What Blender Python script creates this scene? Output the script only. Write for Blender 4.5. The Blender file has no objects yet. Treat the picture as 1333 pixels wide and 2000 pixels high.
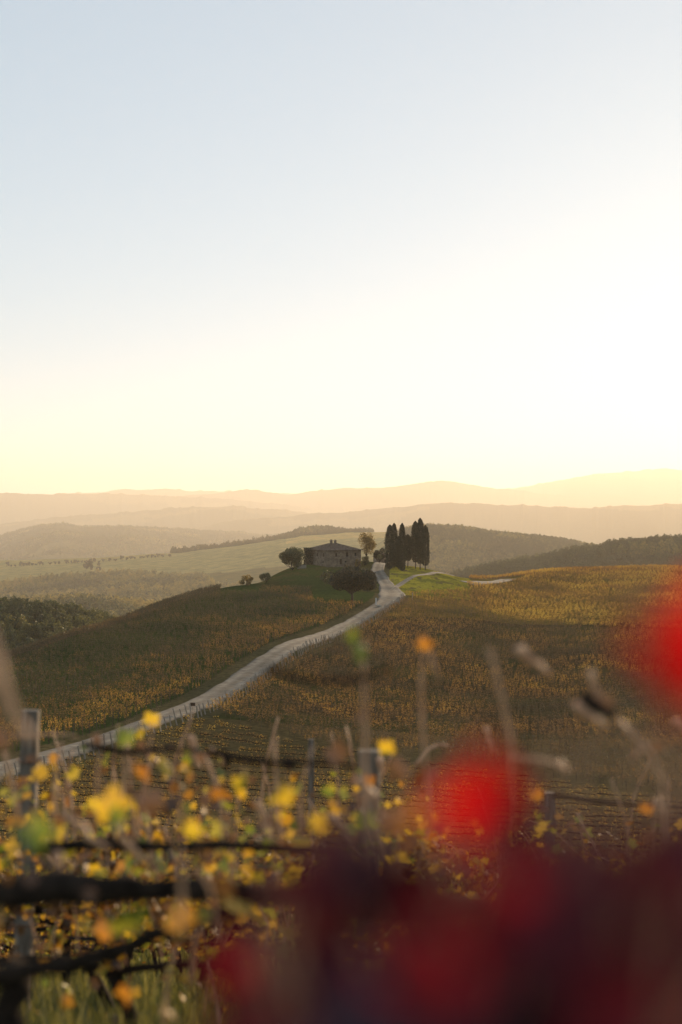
import bpy, math, random
import numpy as np
from mathutils import Vector, Matrix
R = math.radians
SC = bpy.context.scene
COL = SC.collection
rng = np.random.default_rng(7)
random.seed(7)

# ------------------------------------------------------------------ camera
F = 2777.0                                  # focal length in photo pixels (50 mm on a 36 mm tall frame)
HOR = 985.0                                 # horizon row in the photo
cam_d = bpy.data.cameras.new('camera'); cam = bpy.data.objects.new('camera', cam_d); COL.objects.link(cam)
cam_d.sensor_fit = 'VERTICAL'; cam_d.sensor_height = 36; cam_d.sensor_width = 24; cam_d.lens = 50
cam_d.clip_start = 0.05; cam_d.clip_end = 120000
cam.location = (0, 0, 0); cam.rotation_euler = (R(90) - math.atan(15 / F), 0, 0)
cam_d.dof.use_dof = True; cam_d.dof.focus_distance = 330; cam_d.dof.aperture_fstop = 1.9
cam_d.dof.aperture_blades = 0
SC.camera = cam

# ------------------------------------------------------------------ light
SUN_AZ, SUN_EL = 21.0, 7.0
w = bpy.data.worlds.new('World'); SC.world = w; w.use_nodes = True
nt = w.node_tree; bg = nt.nodes['Background']
sky = nt.nodes.new('ShaderNodeTexSky'); sky.sky_type = 'NISHITA'; sky.sun_disc = False
sky.sun_elevation = R(SUN_EL); sky.sun_rotation = R(SUN_AZ)
sky.altitude = 300; sky.air_density = 0.6; sky.dust_density = 0.25; sky.ozone_density = 1.2
gm = nt.nodes.new('ShaderNodeGamma'); gm.inputs[1].default_value = 0.32      # evens the sky out by compressing its brightness range
nt.links.new(sky.outputs[0], gm.inputs[0]); tm = nt.nodes.new('ShaderNodeMix'); tm.data_type = 'RGBA'; tm.blend_type = 'MULTIPLY'; tm.inputs[0].default_value = 1; tm.inputs[7].default_value = (.89, .955, .975, 1)
nt.links.new(gm.outputs[0], tm.inputs[6]); nt.links.new(tm.outputs[2], bg.inputs[0]); bg.inputs[1].default_value = 0.15
sd = bpy.data.lights.new('sun', 'SUN'); sun = bpy.data.objects.new('sun', sd); COL.objects.link(sun)
sd.energy = 2.05; sd.angle = R(0.5); sd.color = (1.0, 0.71, 0.42)
SV = Vector((math.sin(R(SUN_AZ)) * math.cos(R(SUN_EL)), math.cos(R(SUN_AZ)) * math.cos(R(SUN_EL)), math.sin(R(SUN_EL))))
sun.rotation_euler = SV.to_track_quat('Z', 'Y').to_euler()
SC.view_settings.view_transform = 'Standard'; SC.view_settings.look = 'None'
SC.view_settings.exposure = 1.80; SC.view_settings.gamma = 1.0
cy = SC.cycles
cy.max_bounces = 6; cy.diffuse_bounces = 3; cy.glossy_bounces = 2; cy.transmission_bounces = 4
cy.volume_bounces = 1; cy.transparent_max_bounces = 6; cy.use_denoising = True
cy.sample_clamp_indirect = 6.0

# ------------------------------------------------------------------ helpers
def tag(o, label=None, cat=None, group=None, kind=None):
    if label: o['label'] = label
    if cat: o['category'] = cat
    if group: o['group'] = group
    if kind: o['kind'] = kind
    return o

def link(o, parent=None):
    COL.objects.link(o)
    if parent is not None: o.parent = parent
    return o

def empty(name, loc, rz=0):
    o = bpy.data.objects.new(name, None); COL.objects.link(o)
    o.location = loc; o.rotation_euler = (0, 0, rz); o.empty_display_size = .3
    return o

def copy_tree(root):
    c = root.copy(); COL.objects.link(c)
    for ch in root.children:
        d = ch.copy(); COL.objects.link(d); d.parent = c
        for g in ch.children:
            e = g.copy(); COL.objects.link(e); e.parent = d
    return c

def W(px, py, Y):
    """photo pixel at depth Y -> world point"""
    return Vector(((px - 666.5) / F * Y, Y, -(py - HOR) / F * Y))

class MB:
    """collects vertices and faces for ONE mesh"""
    def __init__(s): s.v = []; s.f = []; s.n = 0
    def add(s, v, f):
        v = np.asarray(v, float).reshape(-1, 3)
        s.v.append(v); s.f += [tuple(i + s.n for i in q) for q in f]; s.n += len(v)
    def tube(s, pts, rad, sides=6, cap=True, wob=0):
        pts = [Vector(p) for p in pts]; n = len(pts)
        rad = [rad] * n if isinstance(rad, (int, float)) else list(rad)
        vs = []; up = Vector((0.13, 0.21, 1)).normalized()
        for i, p in enumerate(pts):
            t = (pts[min(i + 1, n - 1)] - pts[max(i - 1, 0)]).normalized()
            a = t.cross(up)
            if a.length < .05: a = t.cross(Vector((1, 0.2, 0)))
            a.normalize(); b = t.cross(a)
            for k in range(sides):
                g = 2 * math.pi * k / sides; r = rad[i] * (1 + wob * random.uniform(-1, 1))
                vs.append(p + (a * math.cos(g) + b * math.sin(g)) * r)
        fs = []
        for i in range(n - 1):
            for k in range(sides):
                k2 = (k + 1) % sides
                fs.append((i * sides + k, i * sides + k2, (i + 1) * sides + k2, (i + 1) * sides + k))
        if cap:
            fs.append(tuple(range(sides - 1, -1, -1))); fs.append(tuple((n - 1) * sides + k for k in range(sides)))
        s.add([tuple(v) for v in vs], fs)
    def box(s, c, d, rz=0, taper=1.0):
        cx, cy_, cz = c; dx, dy, dz = d[0] / 2, d[1] / 2, d[2] / 2; ca, sa = math.cos(rz), math.sin(rz); vs = []
        for z, k in ((-dz, 1), (dz, taper)):
            for x, y in ((-dx, -dy), (dx, -dy), (dx, dy), (-dx, dy)):
                x *= k; y *= k
                vs.append((cx + x * ca - y * sa, cy_ + x * sa + y * ca, cz + z))
        s.add(vs, [(0, 3, 2, 1), (4, 5, 6, 7), (0, 1, 5, 4), (1, 2, 6, 5), (2, 3, 7, 6), (3, 0, 4, 7)])
    def build(s, name, m, parent=None, smooth=False):
        me = bpy.data.meshes.new(name)
        me.from_pydata(np.concatenate(s.v).tolist() if s.v else [], [], s.f)
        if smooth: me.polygons.foreach_set('use_smooth', [True] * len(me.polygons))
        if m: me.materials.append(m)
        return link(bpy.data.objects.new(name, me), parent)

def grid_mesh(name, V, F4, m, smooth=True):
    me = bpy.data.meshes.new(name)
    nf = len(F4)
    me.vertices.add(len(V)); me.vertices.foreach_set('co', np.asarray(V, np.float32).ravel())
    me.loops.add(nf * 4); me.loops.foreach_set('vertex_index', np.asarray(F4, np.int32).ravel())
    me.polygons.add(nf); me.polygons.foreach_set('loop_start', np.arange(0, nf * 4, 4, dtype=np.int32))
    me.polygons.foreach_set('loop_total', np.full(nf, 4, np.int32))
    if smooth: me.polygons.foreach_set('use_smooth', np.ones(nf, bool))
    me.update(calc_edges=True)
    if m: me.materials.append(m)
    return me

def cards(P, size, flat=0.0, asp=0.8, seed=1):
    """leaf-sized bent quads at points P; returns vertices and faces"""
    r = np.random.default_rng(seed); n = len(P)
    a = r.normal(size=(n, 3)); a[:, 2] *= (1 - flat); a /= np.linalg.norm(a, axis=1)[:, None] + 1e-9
    b = r.normal(size=(n, 3)); b -= (b * a).sum(1)[:, None] * a; b /= np.linalg.norm(b, axis=1)[:, None] + 1e-9
    sz = (np.asarray(size) * r.uniform(.6, 1.35, n))[:, None] * .5
    P = np.asarray(P)
    nn = np.cross(a, b) * sz * .35
    V = np.stack([P - a * sz, P - b * sz * asp + nn, P + a * sz, P + b * sz * asp + nn], 1).reshape(-1, 3)
    Fq = np.arange(n * 4).reshape(n, 4)
    return V, Fq

def card_mesh(name, P, size, m, **k):
    V, Fq = cards(P, size, **k)
    return grid_mesh(name, V, Fq, m, smooth=False)

def hash2(ix, iy, s):
    h = np.sin(ix * 127.1 + iy * 311.7 + s * 74.7) * 43758.5453
    return h - np.floor(h)
def vnoise(x, y, s=0):
    ix = np.floor(x); iy = np.floor(y); fx = x - ix; fy = y - iy
    fx = fx * fx * (3 - 2 * fx); fy = fy * fy * (3 - 2 * fy)
    a = hash2(ix, iy, s); b = hash2(ix + 1, iy, s); c = hash2(ix, iy + 1, s); d = hash2(ix + 1, iy + 1, s)
    return (a * (1 - fx) + b * fx) * (1 - fy) + (c * (1 - fx) + d * fx) * fy - .5
def fbm(x, y, o=4, s=0):
    t = 0; a = 1.0
    for k in range(o):
        t = t + a * vnoise(x, y, s + k); x = x * 2.03 + 17.1; y = y * 2.03 + 5.3; a *= .5
    return t

# ------------------------------------------------------------------ materials
def newmat(name):
    m = bpy.data.materials.new(name); m.use_nodes = True
    N = m.node_tree.nodes; N.clear(); out = N.new('ShaderNodeOutputMaterial')
    return m, N, m.node_tree.links, out
def ramp(N, cols, interp='LINEAR'):
    r = N.new('ShaderNodeValToRGB'); r.color_ramp.interpolation = interp
    e = r.color_ramp.elements
    while len(e) < len(cols): e.new(.5)
    for i, (p, c) in enumerate(cols): e[i].position = p; e[i].color = (*c, 1)
    return r
def mat_noise(name, cols, scale=3.0, rough=.9, bump=.3, dist=.02, detail=8, stretch=(1, 1, 1), spec=.2):
    m, N, L, out = newmat(name)
    tc = N.new('ShaderNodeTexCoord'); mp = N.new('ShaderNodeMapping'); mp.inputs['Scale'].default_value = stretch
    n = N.new('ShaderNodeTexNoise'); n.inputs['Scale'].default_value = scale; n.inputs['Detail'].default_value = detail
    L.new(tc.outputs['Object'], mp.inputs[0]); L.new(mp.outputs[0], n.inputs[0])
    r = ramp(N, cols); L.new(n.outputs[0], r.inputs[0])
    p = N.new('ShaderNodeBsdfPrincipled'); p.inputs['Roughness'].default_value = rough
    p.inputs['Specular IOR Level'].default_value = spec
    L.new(r.outputs[0], p.inputs['Base Color'])
    b = N.new('ShaderNodeBump'); b.inputs['Strength'].default_value = bump; b.inputs['Distance'].default_value = dist
    L.new(n.outputs[0], b.inputs['Height']); L.new(b.outputs[0], p.inputs['Normal'])
    L.new(p.outputs[0], out.inputs[0]); return m
def mat_leaf(name, cols, trans=.5, tone=False, noise=0, gloss=.06, tint=None):
    """leaf: colour differs from leaf to leaf (random per island); light shines through"""
    m, N, L, out = newmat(name)
    g = N.new('ShaderNodeNewGeometry'); r = ramp(N, cols)
    fac = g.outputs['Random Per Island']
    if tone:
        at = N.new('ShaderNodeAttribute'); at.attribute_type = 'INSTANCER'; at.attribute_name = 'tone'
        ma = N.new('ShaderNodeMath'); ma.operation = 'MULTIPLY_ADD'; ma.inputs[1].default_value = .45
        L.new(fac, ma.inputs[0]); L.new(at.outputs['Fac'], ma.inputs[2]); fac = ma.outputs[0]
    if noise:
        tc = N.new('ShaderNodeTexCoord'); nn = N.new('ShaderNodeTexNoise'); nn.inputs['Scale'].default_value = noise
        nn.inputs['Detail'].default_value = 4; L.new(tc.outputs['Object'], nn.inputs[0])
        ma = N.new('ShaderNodeMath'); ma.operation = 'MULTIPLY_ADD'; ma.inputs[1].default_value = .9; ma.inputs[2].default_value = -.45
        L.new(nn.outputs[0], ma.inputs[0])
        ad = N.new('ShaderNodeMath'); ad.operation = 'ADD'; L.new(ma.outputs[0], ad.inputs[0]); L.new(fac, ad.inputs[1]); fac = ad.outputs[0]
    L.new(fac, r.inputs[0])
    d = N.new('ShaderNodeBsdfDiffuse'); t = N.new('ShaderNodeBsdfTranslucent'); mx = N.new('ShaderNodeMixShader')
    mx.inputs[0].default_value = trans
    L.new(r.outputs[0], d.inputs[0])
    if tint:
        mm = N.new('ShaderNodeMix'); mm.data_type = 'RGBA'; mm.blend_type = 'MULTIPLY'; mm.inputs[0].default_value = 1
        mm.inputs[7].default_value = (*tint, 1); L.new(r.outputs[0], mm.inputs[6]); L.new(mm.outputs[2], t.inputs[0])
    else: L.new(r.outputs[0], t.inputs[0])
    L.new(d.outputs[0], mx.inputs[1]); L.new(t.outputs[0], mx.inputs[2])
    gl = N.new('ShaderNodeBsdfGlossy'); gl.inputs['Roughness'].default_value = .45
    m2 = N.new('ShaderNodeMixShader'); m2.inputs[0].default_value = gloss
    L.new(mx.outputs[0], m2.inputs[1]); L.new(gl.outputs[0], m2.inputs[2]); L.new(m2.outputs[0], out.inputs[0])
    return m

M = {}
M['wood'] = mat_noise('weathered_wood', [(.3, (.10, .075, .055)), (.55, (.20, .165, .13)), (.75, (.34, .28, .22))], 9, .85, .6, .01, stretch=(6, 6, .6))
M['fieldpost'] = mat_noise('field_post_wood', [(.3, (.20, .16, .12)), (.7, (.42, .36, .29))], 3, .8, .4, .01, stretch=(5, 5, .6))
M['vinewood'] = mat_noise('field_vine_wood', [(.3, (.05, .035, .022)), (.7, (.15, .11, .07))], 3, .85, .4, .01)
M['bark'] = mat_noise('vine_bark', [(.3, (.012, .009, .007)), (.7, (.045, .032, .024))], 30, .95, .8, .01, spec=.05)
M['cane'] = mat_noise('vine_cane', [(.3, (.42, .21, .11)), (.7, (.80, .46, .26))], 25, .6, .3, .004, spec=.4)
M['treebark'] = mat_noise('tree_bark', [(.3, (.035, .027, .02)), (.7, (.10, .08, .06))], 4, .9, .8, .05)
M['cypress'] = mat_leaf('cypress_foliage', [(0, (.010, .014, .005)), (.6, (.022, .028, .010)), (1, (.060, .062, .020))], .1)
M['oak'] = mat_leaf('dark_foliage', [(0, (.012, .014, .005)), (.65, (.035, .032, .010)), (1, (.13, .085, .022))], .2)
M['olive'] = mat_leaf('olive_foliage', [(0, (.05, .06, .025)), (.6, (.10, .11, .04)), (1, (.22, .18, .06))], .35)
M['gold_tree'] = mat_leaf('gold_foliage', [(0, (.10, .07, .02)), (.5, (.22, .15, .03)), (1, (.42, .27, .06))], .5)
M['wood_tree'] = mat_leaf('wood_foliage', [(0, (.02, .03, .01)), (.35, (.06, .075, .02)), (.65, (.18, .17, .04)), (1, (.42, .30, .07))], .45, tone=True)
VC = [(0, (.035, .034, .012)), (.25, (.072, .060, .02)), (.45, (.15, .080, .024)), (.7, (.30, .15, .025)), (.88, (.50, .27, .03)), (1, (.60, .40, .05))]
M['fieldvine'] = mat_leaf('field_vine_leaves', VC, .5, tone=True)
NC = [(0, (.05, .028, .014)), (.30, (.13, .065, .02)), (.5, (.26, .11, .018)), (.60, (.54, .28, .02)), (.82, (.74, .50, .03)), (.91, (.36, .34, .035)), (1, (.10, .15, .022))]
M['vineleaf'] = mat_leaf('autumn_vine_leaves', NC, .55)
M['yellowleaf'] = mat_leaf('yellow_leaf', [(0, (.22, .10, .02)), (.28, (.55, .28, .02)), (.6, (.72, .50, .03)), (1, (.42, .42, .04))], .6, noise=22)
M['greenleaf'] = mat_leaf('green_leaf', [(0, (.60, .36, .03)), (.35, (.40, .36, .03)), (.6, (.20, .26, .03)), (1, (.05, .09, .02))], .55, noise=22)
M['orangeleaf'] = mat_leaf('orange_leaf', [(0, (.14, .05, .02)), (.4, (.36, .13, .02)), (.7, (.55, .25, .02)), (1, (.62, .40, .04))], .55, noise=22)
M['brownleaf'] = mat_leaf('brown_leaf', [(0, (.10, .05, .03)), (1, (.28, .15, .07))], .3, noise=9)
M['redleaf'] = mat_leaf('red_leaf', [(0, (.34, .002, .004)), (1, (.52, .003, .005))], .75, gloss=.0)
M['shadedwineleaf'] = mat_leaf('shaded_wine_leaf', [(0, (.035, .010, .014)), (.55, (.085, .012, .017)), (.9, (.20, .018, .022)), (1, (.24, .07, .03))], .16, gloss=.015)  # shade of the near leaf mass put into a dark, hardly translucent colour
M['crimsonleaf'] = mat_leaf('crimson_leaf', [(0, (.16, .008, .016)), (1, (.42, .012, .022))], .45, gloss=.02)
M['shadedpurpleleaf'] = mat_leaf('shaded_purple_leaf', [(0, (.035, .018, .032)), (1, (.07, .03, .045))], .1, gloss=.02)  # same leaf mass: its shade put into a dark purple
M['grassblade'] = mat_leaf('grass_blades', [(0, (.03, .045, .008)), (.6, (.09, .10, .018)), (1, (.32, .27, .06))], .5)
M['farfield'] = None

def add_wear(m):
    N = m.node_tree.nodes; L = m.node_tree.links; p = next(n for n in N if n.type == 'BSDF_PRINCIPLED'); src = p.inputs['Base Color'].links[0].from_socket
    a = N.new('ShaderNodeAttribute'); a.attribute_name = 'wear'; x = N.new('ShaderNodeMix'); x.data_type = 'RGBA'; x.blend_type = 'MULTIPLY'; x.inputs[0].default_value = 1
    L.new(src, x.inputs[6]); L.new(a.outputs['Color'], x.inputs[7]); L.new(x.outputs[2], p.inputs['Base Color'])
# ground: colours of soil, grass and stubble, some sun and shade painted in, carried as a face attribute
def mat_ground():
    m, N, L, out = newmat('ground_surface')
    at = N.new('ShaderNodeAttribute'); at.attribute_name = 'cover'
    tc = N.new('ShaderNodeTexCoord')
    n1 = N.new('ShaderNodeTexNoise'); n1.inputs['Scale'].default_value = 1.3; n1.inputs['Detail'].default_value = 10
    n2 = N.new('ShaderNodeTexNoise'); n2.inputs['Scale'].default_value = .035; n2.inputs['Detail'].default_value = 9
    L.new(tc.outputs['Object'], n1.inputs[0]); L.new(tc.outputs['Object'], n2.inputs[0])
    r1 = ramp(N, [(.3, (.6, .6, .6)), (.7, (1.35, 1.3, 1.2))]); L.new(n1.outputs[0], r1.inputs[0])
    r2 = ramp(N, [(.35, (.72, .78, .75)), (.65, (1.3, 1.2, 1.05))]); L.new(n2.outputs[0], r2.inputs[0])
    a = N.new('ShaderNodeMix'); a.data_type = 'RGBA'; a.blend_type = 'MULTIPLY'; a.inputs[0].default_value = 1
    b = N.new('ShaderNodeMix'); b.data_type = 'RGBA'; b.blend_type = 'MULTIPLY'; b.inputs[0].default_value = 1
    L.new(at.outputs['Color'], a.inputs[6]); L.new(r1.outputs[0], a.inputs[7])
    L.new(a.outputs[2], b.inputs[6]); L.new(r2.outputs[0], b.inputs[7])
    p = N.new('ShaderNodeBsdfDiffuse'); p.inputs['Roughness'].default_value = .6
    L.new(b.outputs[2], p.inputs[0])
    bm = N.new('ShaderNodeBump'); bm.inputs['Strength'].default_value = .5; bm.inputs['Distance'].default_value = .25
    L.new(n1.outputs[0], bm.inputs['Height']); L.new(bm.outputs[0], p.inputs['Normal'])
    L.new(p.outputs[0], out.inputs[0]); return m
M['ground'] = mat_ground()
M['road'] = mat_noise('pale_gravel', [(.3, (.095, .082, .066)), (.5, (.150, .132, .108)), (.75, (.225, .20, .165))], .8, .95, .35, .06, detail=12)

add_wear(M['road'])
# ------------------------------------------------------------------ terrain
# near ground: control points (photo column, depth, height) interpolated by a thin-plate spline over (column, log depth)
CP = []
for c in (-900, 0, 666, 1333, 2300):
    for Y, Z in ((.6, -1.45), (1.5, -1.5), (3, -1.72), (5.5, -2.35), (8, -3.1), (11, -4.0), (18, -6.3), (30, -10.0), (55, -16.0), (85, -20.9)):
        CP.append((c, Y, Z))
def cp(px, rows):
    for Y, py in rows: CP.append((px, Y, -(py - HOR) / F * Y))
def cz(px, rows):
    for Y, Z in rows: CP.append((px, Y, Z))
cp(0, ((130, 1505), (170, 1424), (220, 1345), (270, 1293))); cz(0, ((340, -40), (450, -58), (640, -75)))
cp(-500, ((130, 1520), (190, 1430), (240, 1370))); cz(-500, ((310, -44), (450, -62), (640, -78)))
cz(-900, ((130, -28), (200, -40), (450, -66), (640, -80)))
cp(150, ((130, 1520), (180, 1408), (240, 1318), (300, 1238))); cz(150, ((370, -37), (480, -58), (640, -74)))
cp(300, ((120, 1550), (172, 1408), (220, 1333), (285, 1250), (355, 1193))); cz(300, ((430, -33), (520, -52), (640, -68)))
cp(450, ((140, 1520), (208, 1345), (285, 1240), (360, 1176), (410, 1147))); cz(450, ((480, -33), (560, -48), (640, -60)))
cp(560, ((170, 1435), (253, 1268), (330, 1200), (400, 1155), (440, 1128), (475, 1110))); cz(560, ((530, -26), (600, -44), (660, -58)))
cp(666, ((120, 1568), (170, 1440), (222, 1345), (280, 1262), (330, 1213), (370, 1181), (410, 1148), (445, 1124), (480, 1105))); cz(666, ((525, -20.8), (600, -36), (660, -50)))
cp(745, ((385, 1172), (415, 1150), (445, 1129), (480, 1106))); cz(745, ((520, -21.8), (600, -38), (660, -52)))
cp(830, ((120, 1568), (170, 1450), (222, 1360), (280, 1278), (330, 1226), (385, 1178), (425, 1148), (470, 1120), (505, 1108))); cz(830, ((560, -31), (640, -48)))
cp(930, ((385, 1182), (430, 1160), (480, 1140), (520, 1130))); cz(930, ((580, -36), (660, -52)))
cp(1000, ((120, 1570), (150, 1500), (200, 1408), (260, 1318), (330, 1240), (400, 1186), (480, 1144), (560, 1124))); cz(1000, ((640, -38), (700, -50)))
cp(1160, ((260, 1310), (330, 1234), (400, 1182), (500, 1134), (590, 1115))); cz(1160, ((690, -40),))
cp(1333, ((120, 1570), (150, 1492), (200, 1400), (260, 1305), (330, 1228), (400, 1176), (500, 1130), (610, 1112))); cz(1333, ((720, -42),))
cp(1900, ((150, 1480), (260, 1290), (400, 1165), (500, 1130), (610, 1112))); cz(1900, ((720, -42),))
cz(2300, ((150, -25), (260, -28), (400, -26), (610, -27), (720, -42)))
for c in (-900, 0, 400): cz(c, ((900, -88),))
for c in (700, 1000, 1333, 2300): cz(c, ((950, -72),))
CP = np.array(CP)
def feat(px, Y): return np.stack([px / 420.0, np.log(Y) * 2.2], -1)
_X = feat(CP[:, 0], CP[:, 1]); _n = len(_X)
def _phi(r2): return np.where(r2 > 1e-12, .5 * r2 * np.log(r2 + 1e-12), 0)
_K = _phi(((_X[:, None] - _X[None]) ** 2).sum(-1)) + np.eye(_n) * .012
_P = np.concatenate([np.ones((_n, 1)), _X], 1)
_sol = np.linalg.solve(np.block([[_K, _P], [_P.T, np.zeros((3, 3))]]), np.concatenate([CP[:, 2], np.zeros(3)]))
def near_z(px, Y):
    q = feat(np.clip(px, -900, 2300), np.clip(Y, .6, 950)); out = np.empty(len(q))
    for i in range(0, len(q), 20000):
        b = q[i:i + 20000]
        r2 = ((b[:, None] - _X[None]) ** 2).sum(-1)
        out[i:i + 20000] = _phi(r2) @ _sol[:_n] + _sol[_n] + b @ _sol[_n + 1:]
    return out
# ridges: name, depth, front width, back width, base z, crest (photo column, photo row), bumpiness
RID = [
 ('low_wood', 640, 130, 160, -95, [(-900, 1200), (0, 1188), (100, 1196), (190, 1216), (260, 1245), (330, 1300), (2300, 1400)], 3.0),
 ('mid_wood', 1050, 260, 300, -120, [(-900, 1200), (0, 1190), (170, 1180), (300, 1195), (450, 1230), (620, 1260), (2300, 1400)], 3.0),
 ('field_ridge', 1750, 900, 260, -150, [(-900, 1112), (0, 1103), (150, 1097), (350, 1085), (480, 1066), (600, 1049), (680, 1043), (760, 1041), (820, 1043), (900, 1065), (1000, 1110), (1200, 1180), (2300, 1200)], 2.0),
 ('knoll', 1950, 130, 200, -150, [(-900, 1300), (330, 1120), (400, 1082), (450, 1065), (520, 1058), (545, 1050), (590, 1037), (625, 1031), (665, 1036), (710, 1046), (800, 1060), (2300, 1300)], 2.0),
 ('wood_ridge', 1500, 420, 300, -140, [(-900, 1300), (660, 1110), (760, 1052), (830, 1036), (900, 1037), (960, 1045), (1050, 1056), (1110, 1066), (1170, 1078), (1260, 1098), (1400, 1130), (2300, 1200)], 5.0),
 ('right_wood', 980, 190, 250, -95, [(-900, 1400), (760, 1180), (900, 1126), (980, 1112), (1060, 1094), (1140, 1078), (1200, 1068), (1270, 1060), (1333, 1057), (1700, 1040), (2300, 1040)], 3.5),
 ('left_hill', 2700, 700, 400, -170, [(-900, 1050), (-100, 1050), (0, 1045), (60, 1031), (110, 1025), (160, 1029), (230, 1027), (300, 1031), (370, 1032), (480, 1042), (600, 1050), (900, 1060), (2300, 1080)], 5.0),
 ('centre_hill', 3300, 700, 500, -180, [(-900, 1075), (200, 1060), (350, 1038), (440, 1020), (520, 1012), (620, 1003), (700, 999), (790, 992), (850, 987), (920, 985), (1000, 987), (1080, 990), (1160, 991), (1240, 988), (1333, 984), (1600, 975), (2300, 985)], 6.0),
 ('blue_hill', 4000, 700, 500, -190, [(-900, 1010), (0, 1020), (150, 1008), (270, 995), (350, 989), (450, 987), (520, 992), (590, 1001), (800, 1030), (2300, 1040)], 6.0),
 ('far_hill', 4900, 700, 600, -190, [(-900, 960), (0, 964), (110, 966), (220, 966), (340, 968), (420, 972), (540, 985), (700, 1000), (2300, 1010)], 5.0),
 ('far_ridge', 5700, 700, 500, -200, [(-900, 985), (300, 975), (420, 967), (480, 961), (560, 963), (640, 958), (740, 953), (820, 947), (880, 944), (930, 947), (1000, 956), (1100, 965), (2300, 985)], 6.0),
 ('far_mountain', 6600, 900, 600, -200, [(-900, 975), (0, 968), (150, 962), (250, 956), (350, 957), (500, 965), (900, 962), (1000, 955), (1060, 944), (1130, 930), (1200, 924), (1260, 919), (1300, 917), (1333, 922), (1500, 935), (2300, 960)], 8.0),
]
def ridge_z(i, px, X, Y):
    nm, Yc, wf, wb, base, cr, amp = RID[i]
    cr = np.array(cr, float)
    ja = 4.5 if Yc > 2500 else 2.0
    bump = fbm(px / 95.0, px * 0 + i * 3.3, 5, i * 13) * ja * 1.6 + np.maximum(fbm(px / 14.0, px * 0 + i, 3, i * 17), 0) * ja * 1.1
    zc = -(np.interp(px, cr[:, 0], cr[:, 1]) - bump - HOR) / F * Yc
    off = fbm(X / (wf * .9), Y * 0 + i * 7.7, 3, i * 11) * wf * .5
    d = Y - Yc - off
    k = np.exp(-(np.abs(d) / np.where(d < 0, wf, wb)) ** 1.7)
    z = base + (zc - base) * k
    return z + fbm(X / (wf * .45), Y / (wf * .45), 5, i * 5 + 3) * amp * 1.6 * np.clip(1.15 - k, .12, 1)
# the ridge table is laid out on a short scale; the country itself lies this much farther out
SA = [0, 600, 700, 1000, 1500, 1950, 2700, 6600, 8200]; SB = [0, 600, 780, 1750, 3200, 4400, 10000, 26000, 31500]
def far_out(Y): return np.interp(Y, SA, SB)
def HZ(X, Y):
    """height of the ground at X, Y (arrays)"""
    X = np.asarray(X, float); Y = np.asarray(Y, float); sh = X.shape; X = X.ravel(); Y = Y.ravel()
    D0 = np.maximum(np.maximum(Y, .55 * np.hypot(X, Y)), .3); ratio = D0 / np.interp(D0, SB, SA)
    return (HZ0(X / ratio, Y / ratio) * ratio).reshape(sh)
def HZ0(X, Y):
    r = np.hypot(X, Y); D = np.maximum(Y, .55 * r); D = np.maximum(D, .3)
    px = 666.5 + F * np.clip(X / D, -1.4, 1.4)
    px = np.clip(px, -900, 2300); sh = X.shape
    z = near_z(px, D)
    zf = -95 - 105 * np.clip((D - 900) / 3000, 0, 1)
    t = np.clip((D - 650) / 300, 0, 1); t = t * t * (3 - 2 * t)
    z = z * (1 - t) + zf * t
    z += fbm(X / 30, Y / 30, 4, 2) * np.clip((D - 60) / 300, 0, 1) * .8 + fbm(X / 2.2, Y / 2.2, 3, 9) * .05
    mx_, my_ = (872 - 666.5) / F * 446, 446
    z += 1.5 * np.exp(-((X - mx_) / 10) ** 2 - ((Y - my_) / 13) ** 2)
    far = D > 380
    if far.any():
        for i in range(len(RID)):
            zr = ridge_z(i, px[far], X[far], D[far])
            a = z[far]; kk = 3.0
            hm = np.clip(.5 + .5 * (zr - a) / kk, 0, 1)
            z[far] = a * (1 - hm) + zr * hm + kk * hm * (1 - hm)
    return z.reshape(sh)
def hz(x, y): return float(HZ(np.array([x]), np.array([y]))[0])

# road centre lines (photo column, depth)
ROAD = [(-420, 96), (-150, 113), (-20, 128), (60, 139), (180, 155), (300, 172), (400, 194), (470, 218), (545, 248), (610, 282), (680, 325), (728, 358), (762, 388), (764, 412), (748, 440), (738, 465), (742, 490), (748, 520)]
SPUR = [(764, 412), (784, 432), (812, 452), (838, 470), (862, 490), (882, 512)]
FARR = [(912, 470), (938, 478), (965, 490), (992, 512)]
def spline(pts, step):
    P = np.array([((px - 666.5) / F * Y, Y) for px, Y in pts])
    P = np.vstack([2 * P[0] - P[1], P, 2 * P[-1] - P[-2]]); out = []
    for i in range(1, len(P) - 2):
        p0, p1, p2, p3 = P[i - 1:i + 3]; n = max(2, int(np.linalg.norm(p2 - p1) / step))
        for t in np.arange(n) / n:
            out.append(.5 * ((2 * p1) + (-p0 + p2) * t + (2 * p0 - 5 * p1 + 4 * p2 - p3) * t * t + (-p0 + 3 * p1 - 3 * p2 + p3) * t ** 3))
    out.append(P[-2]); return np.array(out)
RC = spline(ROAD, 1.0); SPC = spline(SPUR, 1.0); FRC = spline(FARR, 1.0)
def road_w(i, n): return 2.9
def dist_to(line, X, Y):
    """signed distance to a line: + on its right side (towards +x)"""
    X = np.asarray(X); Y = np.asarray(Y); best = np.full(X.shape, 1e9); sg = np.ones(X.shape)
    L = line[::3]
    T = np.gradient(L, axis=0)
    for (x, y), (tx, ty) in zip(L, T):
        d = np.hypot(X - x, Y - y); m = d < best
        best = np.where(m, d, best); sg = np.where(m, np.sign((X - x) * ty - (Y - y) * tx), sg)
    return best, sg

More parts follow.
